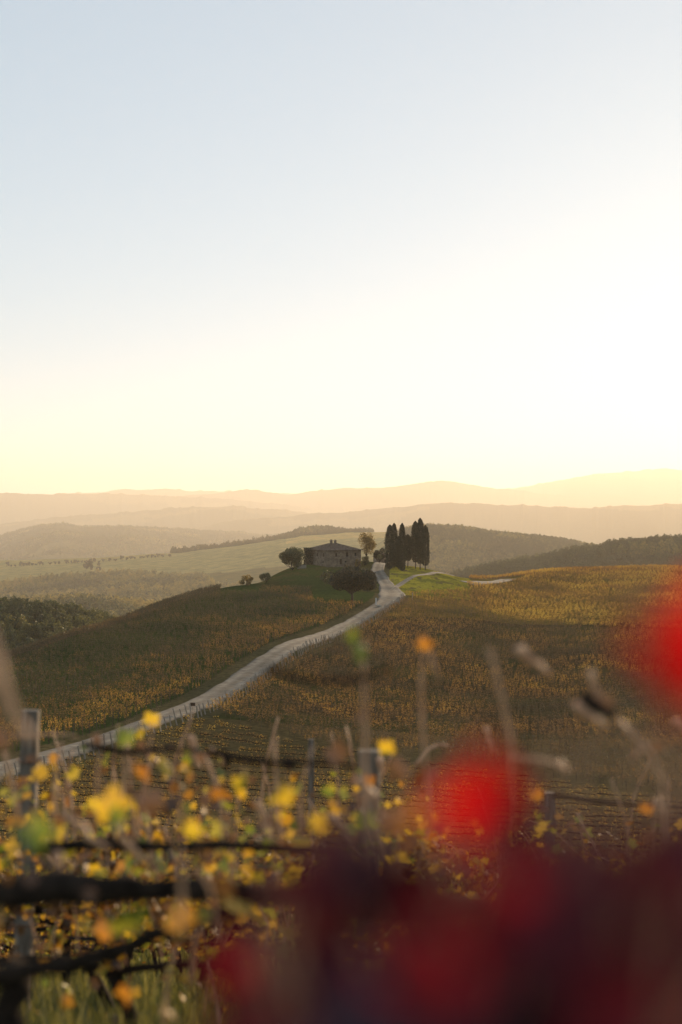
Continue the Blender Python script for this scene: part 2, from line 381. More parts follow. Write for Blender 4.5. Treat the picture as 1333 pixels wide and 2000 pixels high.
# fine terrain grid in polar form round the camera
th = np.concatenate([np.arange(-180, -60, 6), np.arange(-60, -16, 1.0), np.arange(-16, 16, .055), np.arange(16, 60, 1.0), np.arange(60, 180, 6)])
th = np.unique(np.round(th, 4)); nth = len(th)
rr = [.25]
while rr[-1] < 31400:
    r0 = rr[-1]
    k = 1.05 if r0 < 60 else (1.012 if r0 < 100 else (1.0052 if r0 < 620 else 1.012))
    rr.append(r0 * k)
rr = np.array(rr); nr = len(rr)
RR, TT = np.meshgrid(rr, np.radians(th), indexing='ij')
GX = RR * np.sin(TT); GY = RR * np.cos(TT); GZ = HZ(GX, GY)
# ground cover colours (soil, grass, stubble, scrub; mound and field ridge carry painted sun and shade)
def cover(X, Y):
    n = X.size; px = 666.5 + F * X / np.maximum(Y, 1e-3)
    c = np.tile(np.array([.085, .062, .036]), (n, 1))
    g = np.clip(fbm(X / 14, Y / 14, 4, 40) * 1.4 + .45, 0, 1)[:, None]
    c = c * (1 - g * .6) + np.array([.085, .095, .03]) * g * .6
    def put(mask, col, soft=None):
        nonlocal c
        a = mask.astype(float)[:, None] if soft is None else soft[:, None]
        c = c * (1 - a) + np.array(col) * a
    put(Y < 25, (.09, .105, .035))
    m = (Y > 100) & (Y < 620) & (np.abs(X) < 200)
    dr = np.full(n, 1e3); sg = np.ones(n)
    dr[m], sg[m] = dist_to(RC, X[m], Y[m])
    put(m & (dr < 5.2), (.13, .105, .055))
    put(m & (sg > 0) & (Y < 178) & (dr > 4.6), (.165, .115, .055)); put((Y > 55) & (Y <= 100), (.165, .115, .055))
    left = m & (sg < 0) & (dr > 5)
    put(left, (.060, .080, .026))
    gold = m & (sg > 0) & (Y > 350) & (dr > 5)
    put(gold, (.22, .15, .045))
    lawn = m & (Y > 402) & (Y < 530) & (px > 500) & (px < 1e4) & (sg < 0) & (Y < 530) & (px < 760)
    put(lawn, (.070, .083, .028))
    mound = m & (px > 762) & (px < 918 + 8 * fbm(X / 3, Y / 3, 2, 6)) & (Y > 402) & (Y < 540) & (sg > 0)
    put(mound, (.42, .34, .05)); put(mound & (fbm(X / 5, Y / 7, 4, 66) > .05), (.27, .235, .045)); put(mound & (fbm(X / 3, Y / 4, 3, 67) > .28), (.20, .15, .06))  # sunlight on the mound put into brighter, yellower grass colours
    put(lawn & (fbm(X / 5, Y / 6, 4, 68) > .1), (.095, .085, .035))
    far = Y > 600
    put(far, (.07, .065, .03))
    fr = far & (Y > 1180) & (Y < 1900) & (px < 860)
    nn = fbm(X / 260, Y / 260, 4, 77)
    put(fr, (.15, .13, .05)); put(fr & (nn > .12), (.20, .16, .06)); put(fr & (Y > 1545 + 60 * nn - .12 * px), (.36, .29, .12)); put(fr & (Y > 1700) & (px > 560), (.55, .38, .14))  # sunlit crest band and shaded slope put into the field colours
    nn2 = fbm(X / 350, Y / 350, 4, 55)
    put((Y > 2100) & (nn2 > .1), (.16, .13, .06))
    return c * .84
_d = np.maximum(np.hypot(GX, GY).ravel(), .3); _ra = _d / np.interp(_d, SB, SA)
CC = cover(GX.ravel() / _ra, GY.ravel() / _ra)
isplit = int(np.searchsorted(rr, 640))
def sheet(i0, i1, closed_center, name):
    V = np.stack([GX[i0:i1].ravel(), GY[i0:i1].ravel(), GZ[i0:i1].ravel()], -1); n = i1 - i0
    a = np.arange(n - 1)[:, None] * nth; b = np.arange(nth)[None]; b2 = (b + 1) % nth
    Fq = np.stack([a + b, a + b2, a + nth + b2, a + nth + b], -1).reshape(-1, 4)[:, ::-1]
    me = grid_mesh(name, V, Fq, M['ground'])
    at = me.color_attributes.new('cover', 'FLOAT_COLOR', 'POINT')
    C = CC[i0 * nth:i1 * nth]; at.data.foreach_set('color', np.concatenate([C, np.ones((len(C), 1))], 1).astype(np.float32).ravel())
    o = bpy.data.objects.new(name, me); COL.objects.link(o); tag(o, kind='structure'); return o
sheet(0, isplit + 1, True, 'ground')
sheet(isplit, nr, False, 'hills')

def strip(line, half, name, up=.09):
    T = np.gradient(line, axis=0); T /= np.linalg.norm(T, axis=1)[:, None]; Nn = np.stack([T[:, 1], -T[:, 0]], 1)
    n = len(line); ks = [-1.12, -1, -.8, -.5, -.2, 0, .2, .5, .8, 1, 1.12]; V = []
    half = half * (1 + (.7 * np.exp(-((line[:, 1] - 402) / 20) ** 2) if name == 'road' else 0 * line[:, 1]))
    s = np.arange(n)
    for k in ks:
        wv = half * (1 + .16 * fbm(s / 6.0, s * 0 + k, 4, 5)) if abs(k) >= 1 else half
        P = line + Nn * (np.array(wv) * k).reshape(-1, 1)
        z = HZ(P[:, 0], P[:, 1]) + (up if abs(k) <= 1 else -.25)
        z = np.convolve(np.pad(z, 2, mode='edge'), np.ones(5) / 5, 'valid')
        if abs(k) == .5: z -= .04
        V.append(np.column_stack([P, z]))
    V = np.stack(V, 1).reshape(-1, 3); m_ = len(ks)
    a = np.arange(n - 1)[:, None] * m_; b = np.arange(m_ - 1)[None]
    Fq = np.stack([a + b, a + b + 1, a + m_ + b + 1, a + m_ + b], -1).reshape(-1, 4)
    me = grid_mesh(name, V, Fq, M['road'])
    wc = np.interp(np.abs(ks), [0, .2, .5, .8, 1, 1.12], [.62, .74, 1.12, .92, .72, .5]); wa = np.tile(wc, n) * (1 + .25 * fbm(V[:, 0] / 3, V[:, 1] / 3, 3, 4))
    at_ = me.color_attributes.new('wear', 'FLOAT_COLOR', 'POINT'); at_.data.foreach_set('color', np.stack([wa, wa, wa * .96, wa * 0 + 1], 1).astype(np.float32).ravel())
    o = bpy.data.objects.new(name, me); COL.objects.link(o); return tag(o, kind='structure')
strip(RC, 2.1, 'road', .11); strip(SPC, .85, 'path', .13); strip(FRC, 3.0, 'path', .14)

# ------------------------------------------------------------------ vines
def vine_arrays(n, size, h0, h1, spread, seed, length=1.0):
    r = np.random.default_rng(seed)
    ns = 7; ang = r.uniform(-1, 1, ns); idx = r.integers(0, ns, n)
    t = r.beta(1.4, 1.3, n)
    x = (r.uniform(-.5, .5, ns)[idx]) * length + ang[idx] * t * .25 + r.normal(0, .07, n)
    y = r.normal(0, spread, n) * (0.5 + t * .5) + r.uniform(-.1, .1, ns)[idx]
    z = h0 + (h1 - h0) * t * r.uniform(.7, 1.05, ns)[idx]
    return np.stack([x, y, z], 1)
def vine_wood(mb, seed, sides=5, canes=6, fine=True):
    r = random.Random(seed)
    mb.tube([(0, 0, -.15), (r.uniform(-.04, .04), .02, .3), (r.uniform(-.05, .05), -.02, .62), (.02, 0, .82)], [.035, .03, .026, .028], sides, wob=.15)
    mb.tube([(-.5, 0, .84), (-.2, .02, .86), (.02, 0, .82), (.25, -.02, .85), (.5, 0, .84)], .018, sides, wob=.15)
    for k in range(canes):
        x = -.45 + .9 * k / (canes - 1); a = r.uniform(-.25, .25); b = r.uniform(-.16, .16); h = r.uniform(.35, .75)
        mb.tube([(x, 0, .84), (x + a * .4, b * .5, .84 + h * .5), (x + a, b, .84 + h)], [.006, .005, .003], 3, cap=False)
LIB = bpy.data.collections.new('field_vine_library'); LIBF = bpy.data.collections.new('far_vine_library')
def lib_vine(col, n, size, seed, canes):
    P = vine_arrays(n, size, .72, 1.65, .17, seed)
    V, Fq = cards(P, size, seed=seed)
    mb = MB(); vine_wood(mb, seed, 4, canes)
    if seed % 4 == 0: mb.box((.5, 0, .8), (.05, .05, 1.7))
    Vw = np.concatenate(mb.v); me = bpy.data.meshes.new('field_vine')
    me.from_pydata(np.concatenate([V, Vw]).tolist(), [], [tuple(q) for q in Fq.tolist()] + [tuple(i + len(V) for i in f) for f in mb.f])
    me.materials.append(M['fieldvine']); me.materials.append(M['vinewood'])
    me.polygons.foreach_set('material_index', [0] * len(Fq) + [1] * len(mb.f))
    o = bpy.data.objects.new('field_vine', me); col.objects.link(o); return o
LIBL = bpy.data.collections.new('low_vine_library')
def lib_low(seed):
    r = np.random.default_rng(seed); n = 46
    P = np.stack([r.uniform(-.55, .55, n), r.normal(0, .10, n), r.uniform(.35, .95, n)], 1); V, Fq = cards(P, .11, seed=seed)
    mb = MB(); mb.tube([(0, 0, -.1), (.02, 0, .55)], .014, 5); mb.tube([(-.56, 0, .55), (0, .01, .58), (.56, 0, .55)], .055, 5)
    Vw = np.concatenate(mb.v); me = bpy.data.meshes.new('low_vine')
    me.from_pydata(np.concatenate([V, Vw]).tolist(), [], [tuple(q) for q in Fq.tolist()] + [tuple(i + len(V) for i in f) for f in mb.f])
    me.materials.append(M['fieldvine']); me.materials.append(M['bark']); me.polygons.foreach_set('material_index', [0] * len(Fq) + [1] * len(mb.f))
    LIBL.objects.link(bpy.data.objects.new('low_vine', me))
for s in range(7): lib_low(150 + s)
for s in range(7): lib_vine(LIB, 64, .12, 100 + s, 4)
for s in range(6): lib_vine(LIBF, 60, .135, 201 + s, 3)

def scatter(name, P, coll, scale, rot, tone, kind='stuff'):
    """one stuff object: instances of a library on a point cloud, by geometry nodes"""
    n = len(P); me = bpy.data.meshes.new(name); me.vertices.add(n)
    me.vertices.foreach_set('co', np.asarray(P, np.float32).ravel())
    for nm, arr in (('scl', scale), ('rot', rot), ('tone', tone)):
        a = me.attributes.new(nm, 'FLOAT', 'POINT'); a.data.foreach_set('value', np.broadcast_to(np.asarray(arr, np.float32), (n,)).copy())
    o = bpy.data.objects.new(name, me); COL.objects.link(o)
    g = bpy.data.node_groups.new(name + '_scatter', 'GeometryNodeTree')
    g.interface.new_socket('Geometry', in_out='INPUT', socket_type='NodeSocketGeometry')
    g.interface.new_socket('Geometry', in_out='OUTPUT', socket_type='NodeSocketGeometry')
    N = g.nodes; L = g.links; gi = N.new('NodeGroupInput'); go = N.new('NodeGroupOutput')
    ci = N.new('GeometryNodeCollectionInfo'); ci.inputs['Collection'].default_value = coll
    ci.inputs['Separate Children'].default_value = True; ci.inputs['Reset Children'].default_value = True
    mp = N.new('GeometryNodeMeshToPoints'); ip = N.new('GeometryNodeInstanceOnPoints'); ip.inputs['Pick Instance'].default_value = True
    rv = N.new('FunctionNodeRandomValue'); rv.data_type = 'INT'
    rv.inputs[4].default_value = 0; rv.inputs[5].default_value = len(coll.objects) - 1
    def attr(nm):
        a = N.new('GeometryNodeInputNamedAttribute'); a.data_type = 'FLOAT'; a.inputs['Name'].default_value = nm; return a.outputs[0]
    cx = N.new('ShaderNodeCombineXYZ'); L.new(attr('rot'), cx.inputs[2])
    L.new(gi.outputs[0], mp.inputs[0]); L.new(mp.outputs[0], ip.inputs['Points']); L.new(ci.outputs[0], ip.inputs['Instance'])
    L.new(rv.outputs[2], ip.inputs['Instance Index']); L.new(cx.outputs[0], ip.inputs['Rotation']); L.new(attr('scl'), ip.inputs['Scale'])
    L.new(ip.outputs[0], go.inputs[0])
    md = o.modifiers.new('scatter', 'NODES'); md.node_group = g
    tag(o, kind=kind); return o

def rows(dirdeg, spacing, step, Y0, Y1, jitter=.12, ang=15.5):
    """points along parallel rows covering the visible wedge"""
    a = R(dirdeg); d = np.array([math.cos(a), math.sin(a)]); nn = np.array([-d[1], d[0]])
    ext = Y1 * 1.3; ks = np.arange(-ext, ext, spacing); ts = np.arange(-ext, ext, step)
    Kk, Tk = np.meshgrid(ks, ts, indexing='ij')
    X = Kk * nn[0] + Tk * d[0]; Y = Kk * nn[1] + Tk * d[1]
    X = X.ravel(); Y = Y.ravel()
    m = (Y > Y0) & (Y < Y1) & (np.abs(X) < Y * math.tan(R(ang)) + 3)
    X = X[m]; Y = Y[m]
    return X + rng.normal(0, jitter, X.size), Y + rng.normal(0, jitter, X.size)
def pxof(X, Y): return 666.5 + F * X / Y
def zone(X, Y):
    """0 lower field, 1 middle brown field, 2 upper golden field, 3 field beyond the road, -1 none"""
    px = pxof(X, Y); m = Y > 90
    d = np.full(X.shape, 1e3); sg = np.ones(X.shape)
    d[m], sg[m] = dist_to(RC, X[m], Y[m])
    d2 = np.full(X.shape, 1e3); m2 = Y > 380
    d2[m2] = np.minimum(dist_to(SPC, X[m2], Y[m2])[0], dist_to(FRC, X[m2], Y[m2])[0])
    yl = np.interp(px, [300, 430, 620, 900, 1333], [176, 176, 158, 150, 118])       # lane between lower and middle field
    yu = np.interp(px, [740, 820, 1000, 1200, 1333, 1500], [392, 382, 352, 330, 318, 310])
    z = np.where(Y < yl - 1, 0, np.where(Y < yu - 1.5, np.where(Y > yl + 2, 1, -1), np.where(Y > yu + 1.5, 2, -1)))
    z = np.where((sg < 0), 3, z)
    z = np.where(d < 3.9, -1, z)
    z = np.where(d2 < 6.5, -1, z)
    z = np.where((Y > 398) & (px > 500) & (px < 780), -1, z)
    z = np.where((Y > 380) & (px > 430) & (px <= 510), -1, z)
    z = np.where((z == 2) & (Y > 400) & (px < np.interp(Y, [400, 432, 560], [800, 912, 925])), -1, z)
    z = np.where((z == 3) & (Y > 366) & (px > 610), -1, z)
    z = np.where((z == 3) & (Y < 100), -1, z)
    return z
PTS = []
for zi, dr_, sp, st, Y0, Y1 in ((0, -22, 4.2, 1.05, 60, 180), (1, -8, 3.4, 1.1, 115, 395), (2, -55, 4.0, 1.1, 300, 640), (3, 172, 2.7, 1.2, 100, 480)):
    X, Y = rows(dr_, sp, st, Y0, Y1); z = zone(X, Y); m = z == zi; X = X[m]; Y = Y[m]
    keep = rng.random(X.size) > .06; X = X[keep]; Y = Y[keep]
    PTS.append(np.stack([X, Y, HZ(X, Y), np.full(X.size, R(dr_)), np.full(X.size, zi)], 1))
VP = np.concatenate(PTS)
nz = fbm(VP[:, 0] / 16, VP[:, 1] / 26, 4, 21)
base = np.choose(VP[:, 4].astype(int), [.48, .20, .52, -.04])
drr, _ = dist_to(RC, VP[:, 0], VP[:, 1])
base = base + np.where(VP[:, 4] == 3, np.clip((34 - drr) / 30, 0, 1) * .40, np.clip((25 - drr) / 25, 0, 1) * .1)  # sunlit strip beyond the road put into the leaf tone
tone = np.clip(base + nz * .45 + fbm(VP[:, 0] / 4, VP[:, 1] / 5, 3, 61) * .4, 0, .92)
scl = rng.uniform(.85, 1.15, len(VP)) * np.where(VP[:, 4] == 0, .85, 1.0)
nearm = (VP[:, 1] < 210) & (VP[:, 4] != 0); lowm = VP[:, 4] == 0
scatter('vineyard', VP[lowm][:, :3], LIBL, scl[lowm], VP[lowm][:, 3], tone[lowm])
restm = ~nearm & ~lowm
scatter('vineyard', VP[nearm][:, :3], LIB, scl[nearm], VP[nearm][:, 3], tone[nearm])
scatter('vineyard', VP[restm][:, :3], LIBF, scl[restm], VP[restm][:, 3], tone[restm])
print('vines', len(VP))

# roadside end posts of the rows, each one its own object
def post_obj(px_list_rng, hgt, wid, label, group, seed):
    mb = MB(); mb.box((0, 0, hgt / 2 - .2), (wid, wid, hgt + .4), 0, .92)
    o = mb.build('vineyard_post', M['fieldpost'] if wid > .1 else M['vinewood']); tag(o, label, 'post', group); return o
def along(line, off, step, y0, y1):
    T = np.gradient(line, axis=0); T /= np.linalg.norm(T, axis=1)[:, None]; Nn = np.stack([T[:, 1], -T[:, 0]], 1)
    P = line + Nn * off; s = np.concatenate([[0], np.cumsum(np.linalg.norm(np.diff(P, axis=0), axis=1))])
    q = np.arange(0, s[-1], step); X = np.interp(q, s, P[:, 0]); Y = np.interp(q, s, P[:, 1])
    m = (Y > y0) & (Y < y1); return X[m], Y[m]
npost = 0
for off, lab, grp, y0, y1, st in ((3.7, 'slanting wooden row-end post on the near side of the gravel road', 'row-end posts on the near side of the road', 118, 392, 1.9),
                             (-4.6, 'wooden row-end post on the far side of the gravel road', 'row-end posts on the far side of the road', 120, 372, 2.1)):
    X, Y = along(RC, off, st, y0, y1); src = None
    Z = HZ(X, Y)
    for x, y, z in zip(X, Y, Z):
        if src is None: src = post_obj(None, 2.0, .13 if off > 0 else .085, lab, grp, 1); o = src
        else: o = src.copy(); COL.objects.link(o)
        o.location = (x + random.uniform(-.15, .15), y + random.uniform(-.15, .15), z)
        tilt = R(random.uniform(6, 17)) if off > 0 else R(random.uniform(-6, 6))
        o.rotation_euler = (R(random.uniform(-6, 6)), -tilt, random.uniform(0, 1)); o.scale = (1, 1, random.uniform(.72, 1.05)); npost += 1
print('posts', npost)

# ------------------------------------------------------------------ woods
TL = bpy.data.collections.new('wood_tree_library')
def crown_pts(n, rx, rz, z0, lumps, seed, fill=.5):
    r = np.random.default_rng(seed)
    c = r.normal(size=(lumps, 3)); c /= np.linalg.norm(c, axis=1)[:, None]; c *= r.uniform(.35, .8, (lumps, 1))
    c[:, 0] *= rx; c[:, 1] *= rx; c[:, 2] *= rz
    lr = r.uniform(.25, .45, lumps) * (rx + rz) / 2
    i = r.integers(0, lumps, n); d = r.normal(size=(n, 3)); d /= np.linalg.norm(d, axis=1)[:, None]
    d *= (r.uniform(fill, 1, n) ** .6)[:, None]
    P = c[i] + d * lr[i][:, None]; P[:, 2] += z0 + rz
    return P
for s in range(6):
    rz = random.uniform(2.8, 4.2); rx = random.uniform(2.4, 3.4)
    P = crown_pts(420, rx, rz, 1.2, 9, 300 + s)
    me = card_mesh('wood_tree', P, .75, M['wood_tree'], seed=s); o = bpy.data.objects.new('wood_tree', me); TL.objects.link(o)
def wood(name, cond, sp, n_, Y0, Y1, px0, px1, smin=.7, smax=1.3, base=.1, seed=3):
    r = np.random.default_rng(seed)
    Y = np.sqrt(r.uniform(Y0 ** 2, Y1 ** 2, n_)); px = r.uniform(px0, px1, n_); X = (px - 666.5) / F * Y
    m = cond(px, Y, X); X = X[m]; Y = Y[m]; px = px[m]; k = far_out(Y) / Y; X0 = X; Y0_ = Y; X = X * k; Y = Y * k; Z = HZ(X, Y)
    smin *= 1.1; smax *= 1.25
    s = r.uniform(smin, smax, X.size) * (1 + .4 * fbm(X0 / 60, Y0_ / 60, 3, 8))
    t = np.clip(base + fbm(X0 / 45, Y0_ / 45, 3, 31) * .8 + r.uniform(-.12, .22, X.size), 0, .85)
    scatter(name, np.stack([X, Y, Z - .8 * s], 1), TL, s, r.uniform(0, 6.28, X.size), t); print(name, X.size)
nzf = lambda X, Y, s, k: fbm(X / k, Y / k, 3, s)
wood('woods', lambda p, Y, X: (nzf(X, Y, 3, 50) > -.62), 0, 5200, 480, 760, -60, 420, .35, .62, .22, 3)
wood('woods', lambda p, Y, X: (Y < np.interp(p, [-80, 0, 130, 200, 280, 380, 480, 560], [1500, 1510, 1560, 1590, 1540, 1470, 1340, 1150]) + 40 * nzf(X, Y, 5, 40)) & (nzf(X, Y, 4, 60) > -.5), 0, 15000, 800, 1600, -80, 600, 1.0, 1.7, .36, 4)
wood('woods', lambda p, Y, X: (Y > 900 - (p - 900) * .2) & (p > 880), 0, 7000, 700, 1080, 860, 1450, .6, 1.05, .0, 5)
wood('woods', lambda p, Y, X: nzf(X, Y, 6, 90) > -.35, 0, 17000, 1120, 1580, 780, 1330, .95, 1.5, .12, 6)
wood('woods', lambda p, Y, X: (p > 520) & (nzf(X, Y, 7, 70) > -.6), 0, 4500, 1840, 2010, 500, 730, 1.0, 1.6, .05, 7)
wood('woods', lambda p, Y, X: np.ones(p.shape, bool), 0, 1800, 1835, 1960, 335, 530, 1.0, 2.0, .05, 8)
wood('woods', lambda p, Y, X: nzf(X, Y, 9, 160) > -.15, 0, 16000, 2250, 2760, -60, 620, 1.0, 1.6, .0, 9)

# ------------------------------------------------------------------ trees as things
def make_tree(name, label, cat, loc, h, rx, trunk_h, m, nleaf, size, lumps, seed, group=None, limbs=5, sx=1.0, trunk_r=.2, rz=None, fill=.45):
    t = empty(name, loc); tag(t, label, cat, group)
    rz = (h - trunk_h) / 2 if rz is None else rz
    P = crown_pts(nleaf, rx, rz, trunk_h, lumps, seed, fill); P[:, 0] *= sx
    me = card_mesh('crown', P, size, m, seed=seed); link(bpy.data.objects.new('crown', me), t)
    mb = MB(); r = random.Random(seed)
    mb.tube([(0, 0, -.4), (.05, 0, trunk_h * .5), (r.uniform(-.1, .1) * rx, 0, trunk_h + rz * .4), (0, 0, trunk_h + rz * 1.2)], [trunk_r * 1.3, trunk_r, trunk_r * .7, trunk_r * .25], 8, wob=.1)
    for k in range(limbs):
        a = 6.28 * k / limbs + r.uniform(-.4, .4); q = rx * r.uniform(.4, .7)
        mb.tube([(0, 0, trunk_h * r.uniform(.75, 1.0)), (math.cos(a) * q * .5 * sx, math.sin(a) * q * .5, trunk_h + rz * .35), (math.cos(a) * q * sx, math.sin(a) * q, trunk_h + rz * r.uniform(.6, 1.1))], [trunk_r * .5, trunk_r * .35, trunk_r * .1], 5)
    mb.build('trunk', M['treebark'], t, smooth=True)
    return t
def at(px, Y): x = (px - 666.5) / F * Y; return (x, Y, hz(x, Y))

# cypresses: (column of the trunk, depth, row of the top, half width px, bare trunk m)
CYP = [(762, 470, 1025, 9.8, .4, 'broad cypress at the house end of the cypress clump'), (770, 476, 1022, 7.5, .4, 'slim cypress just behind the first broad one of the clump'),
       (779, 474, 1048, 6, .4, 'short cypress beside the lone tall spire in the clump'), (786, 468, 1022, 7.4, .3, 'cypress rising as a lone spire at the middle of the clump'),
       (797, 486, 1044, 8.5, 2.2, 'shorter cypress with a ragged top between spire and tall group'), (812, 482, 1018, 8.3, 2.2, 'cypress leaning on the tallest one, on its house side'),
       (821, 480, 1012, 8.2, 2.0, 'tallest cypress of the clump with a rounded tip'), (831, 484, 1026, 8.5, 1.6, 'outermost cypress of the clump on the side of the grassy mound')]
for i, (px, Y, top, hw, bare, lab) in enumerate(CYP):
    loc = at(px, Y); zt = -(top - HOR) / F * Y; h = zt - loc[2]; rad = hw * .98 / F * Y
    r = np.random.default_rng(50 + i); n = 6500
    t = r.uniform(0, 1, n) ** .85; z = bare + (h - bare) * t
    prof = np.interp(t, [0, .06, .25, .6, .84, .95, 1], [.5, .85, 1, .97, .74, .46, .05])
    a = r.uniform(0, 6.28, n); lump = 1 + .16 * np.sin(a * 3 + i + z * .5) + .12 * np.sin(a * 5 + z * 1.7 + i) + .10 * r.normal(size=n)
    q = rad * prof * lump * np.sqrt(r.uniform(.35, 1, n))
    P = np.stack([np.cos(a) * q, np.sin(a) * q, z], 1)
    c = empty('cypress_tree', loc); tag(c, lab, 'cypress', 'cypress trees in a clump beside the road')
    me = card_mesh('crown', P, .38, M['cypress'], seed=i, asp=.5); link(bpy.data.objects.new('crown', me), c)
    mb = MB(); mb.tube([(0, 0, -.4), (.04, 0, bare + 1), (0, 0, h * .7)], [.22, .17, .05], 8); mb.build('trunk', M['treebark'], c)

T1 = make_tree('broad_tree', 'wide dark spreading tree on a short trunk at the roadside below the house', 'tree', at(688, 368), 9.8, 6.6, 3.5, M['oak'], 20000, .32, 40, 11, sx=1.28, trunk_r=.36, limbs=9, rz=2.9)
make_tree('shrub', 'small round shrub on the lawn just behind the top of the wide dark tree', 'shrub', at(676, 450), 3.0, 2.0, .3, M['oak'], 1500, .25, 8, 12)
make_tree('golden_tree', 'tall loose golden-leaved tree rising behind the corner of the farmhouse', 'tree', at(716, 500), 11.5, 3.4, 2.0, M['gold_tree'], 3600, .32, 22, 13, trunk_r=.16, fill=.2)
make_tree('bushy_tree', 'rounded green tree hiding the low end of the farmhouse', 'tree', at(572, 462), 7.4, 5.2, .3, M['olive'], 9500, .3, 20, 14, sx=1.1, trunk_r=.2)
make_tree('round_tree', 'small rounded tree on the slope, the nearer to the house of two', 'tree', at(519, 420), 3.7, 2.3, .2, M['olive'], 1800, .24, 9, 15, trunk_r=.08)
make_tree('round_tree', 'low flat-topped tree at the outer end of the grass slope', 'tree', at(482, 412), 2.9, 2.7, .2, M['gold_tree'], 1800, .24, 9, 16, trunk_r=.08)
make_tree('dark_shrub', 'dense dark rounded shrub between the golden tree and the cypresses', 'shrub', at(741, 505), 5.2, 2.9, .2, M['oak'], 4200, .28, 12, 17)
make_tree('olive_tree', 'small pale olive tree in front of the dark rounded shrub', 'tree', at(741, 494), 3.4, 1.3, .8, M['olive'], 1300, .2, 8, 18, trunk_r=.07)
make_tree('grey_shrub', 'grey-green shrub against the road-side wall of the farmhouse', 'shrub', at(713, 482), 3.6, 1.9, .2, M['olive'], 2200, .22, 9, 19)
make_tree('grey_shrub', 'russet climbing shrub covering the lower wall corner of the farmhouse', 'shrub', at(699, 474), 3.2, 1.4, .2, M['gold_tree'], 1500, .2, 8, 20)
make_tree('yard_shrub', 'low dark shrub at the foot of the farmhouse yard above the wide tree', 'shrub', at(697, 455), 2.2, 1.8, .1, M['oak'], 1300, .22, 7, 21)
# hedge trees along the far field ridge
def hedge_src(seed, m):
    t = empty('field_tree', (0, 0, 0)); P = crown_pts(260, 3.0, 2.4, .6, 6, seed)
    link(bpy.data.objects.new('crown', card_mesh('crown', P, .8, m, seed=seed)), t)
    mb = MB(); mb.tube([(0, 0, -1.5), (0, 0, 2.6)], [.3, .15], 6); mb.build('trunk', M['treebark'], t)
    tag(t, 'small round tree standing on the skyline of the pale field', 'tree', 'round trees along the skyline of the pale field'); return t
hsrc = [hedge_src(400 + k, M['oak']) for k in range(3)]; used = [False] * 3
cols = [14, 22, 30, 42, 47, 52, 58, 64, 71, 78, 84, 98, 108, 116, 131, 139, 147, 152, 160, 166, 172, 178, 186, 194, 202, 214, 226, 240, 248, 256, 263, 275, 281, 288, 297, 304, 310, 318, 332]
for i, c_ in enumerate(cols):
    k = i % 3
    if used[k]: o = copy_tree(hsrc[k])
    else: o = hsrc[k]; used[k] = True
    Y = float(far_out(1742)) + random.uniform(-8, 8); o.location = at(c_, Y); s = random.choice([1.4, 1.8, 2.2, 2.6]); o.scale = (s * 1.15, s, s); o.rotation_euler = (0, 0, random.uniform(0, 6))
# a few taller cypress-like trees on the wooded slope
for i, (px, Y, h) in enumerate(((168, float(far_out(1590)), 32), (177, float(far_out(1594)), 36), (193, float(far_out(1588)), 30))):
    make_tree('slope_tree', ['first', 'second', 'third'][i] + ' of three taller dark trees crowning the wooded slope', 'tree', at(px, Y), h, 7.0, 1, M['oak'], 900, 2.0, 7, 60 + i, group='three taller trees crowning the wooded slope')

# ------------------------------------------------------------------ farmhouse
def mat_stone():
    m, N, L, out = newmat('stone_wall')
    tc = N.new('ShaderNodeTexCoord'); v = N.new('ShaderNodeTexVoronoi'); v.inputs['Scale'].default_value = 2.6
    mp = N.new('ShaderNodeMapping'); mp.inputs['Scale'].default_value = (1, 1, 1.8)
    L.new(tc.outputs['Object'], mp.inputs[0]); L.new(mp.outputs[0], v.inputs[0])
    n = N.new('ShaderNodeTexNoise'); n.inputs['Scale'].default_value = .7; n.inputs['Detail'].default_value = 8; L.new(tc.outputs['Object'], n.inputs[0])
    r = ramp(N, [(0, (.16, .12, .085)), (.5, (.21, .165, .12)), (1, (.27, .22, .16))]); L.new(v.outputs['Color'], r.inputs[0])
    r2 = ramp(N, [(.35, (.65, .6, .55)), (.6, (1.1, 1.05, 1))]); L.new(n.outputs[0], r2.inputs[0])
    mx = N.new('ShaderNodeMix'); mx.data_type = 'RGBA'; mx.blend_type = 'MULTIPLY'; mx.inputs[0].default_value = 1
    L.new(r.outputs[0], mx.inputs[6]); L.new(r2.outputs[0], mx.inputs[7])
    p = N.new('ShaderNodeBsdfPrincipled'); p.inputs['Roughness'].default_value = .95; L.new(mx.outputs[2], p.inputs['Base Color'])
    b = N.new('ShaderNodeBump'); b.inputs['Strength'].default_value = .6; b.inputs['Distance'].default_value = .05
    L.new(v.outputs['Distance'], b.inputs['Height']); L.new(b.outputs[0], p.inputs['Normal']); L.new(p.outputs[0], out.inputs[0]); return m
M['stone'] = mat_stone()
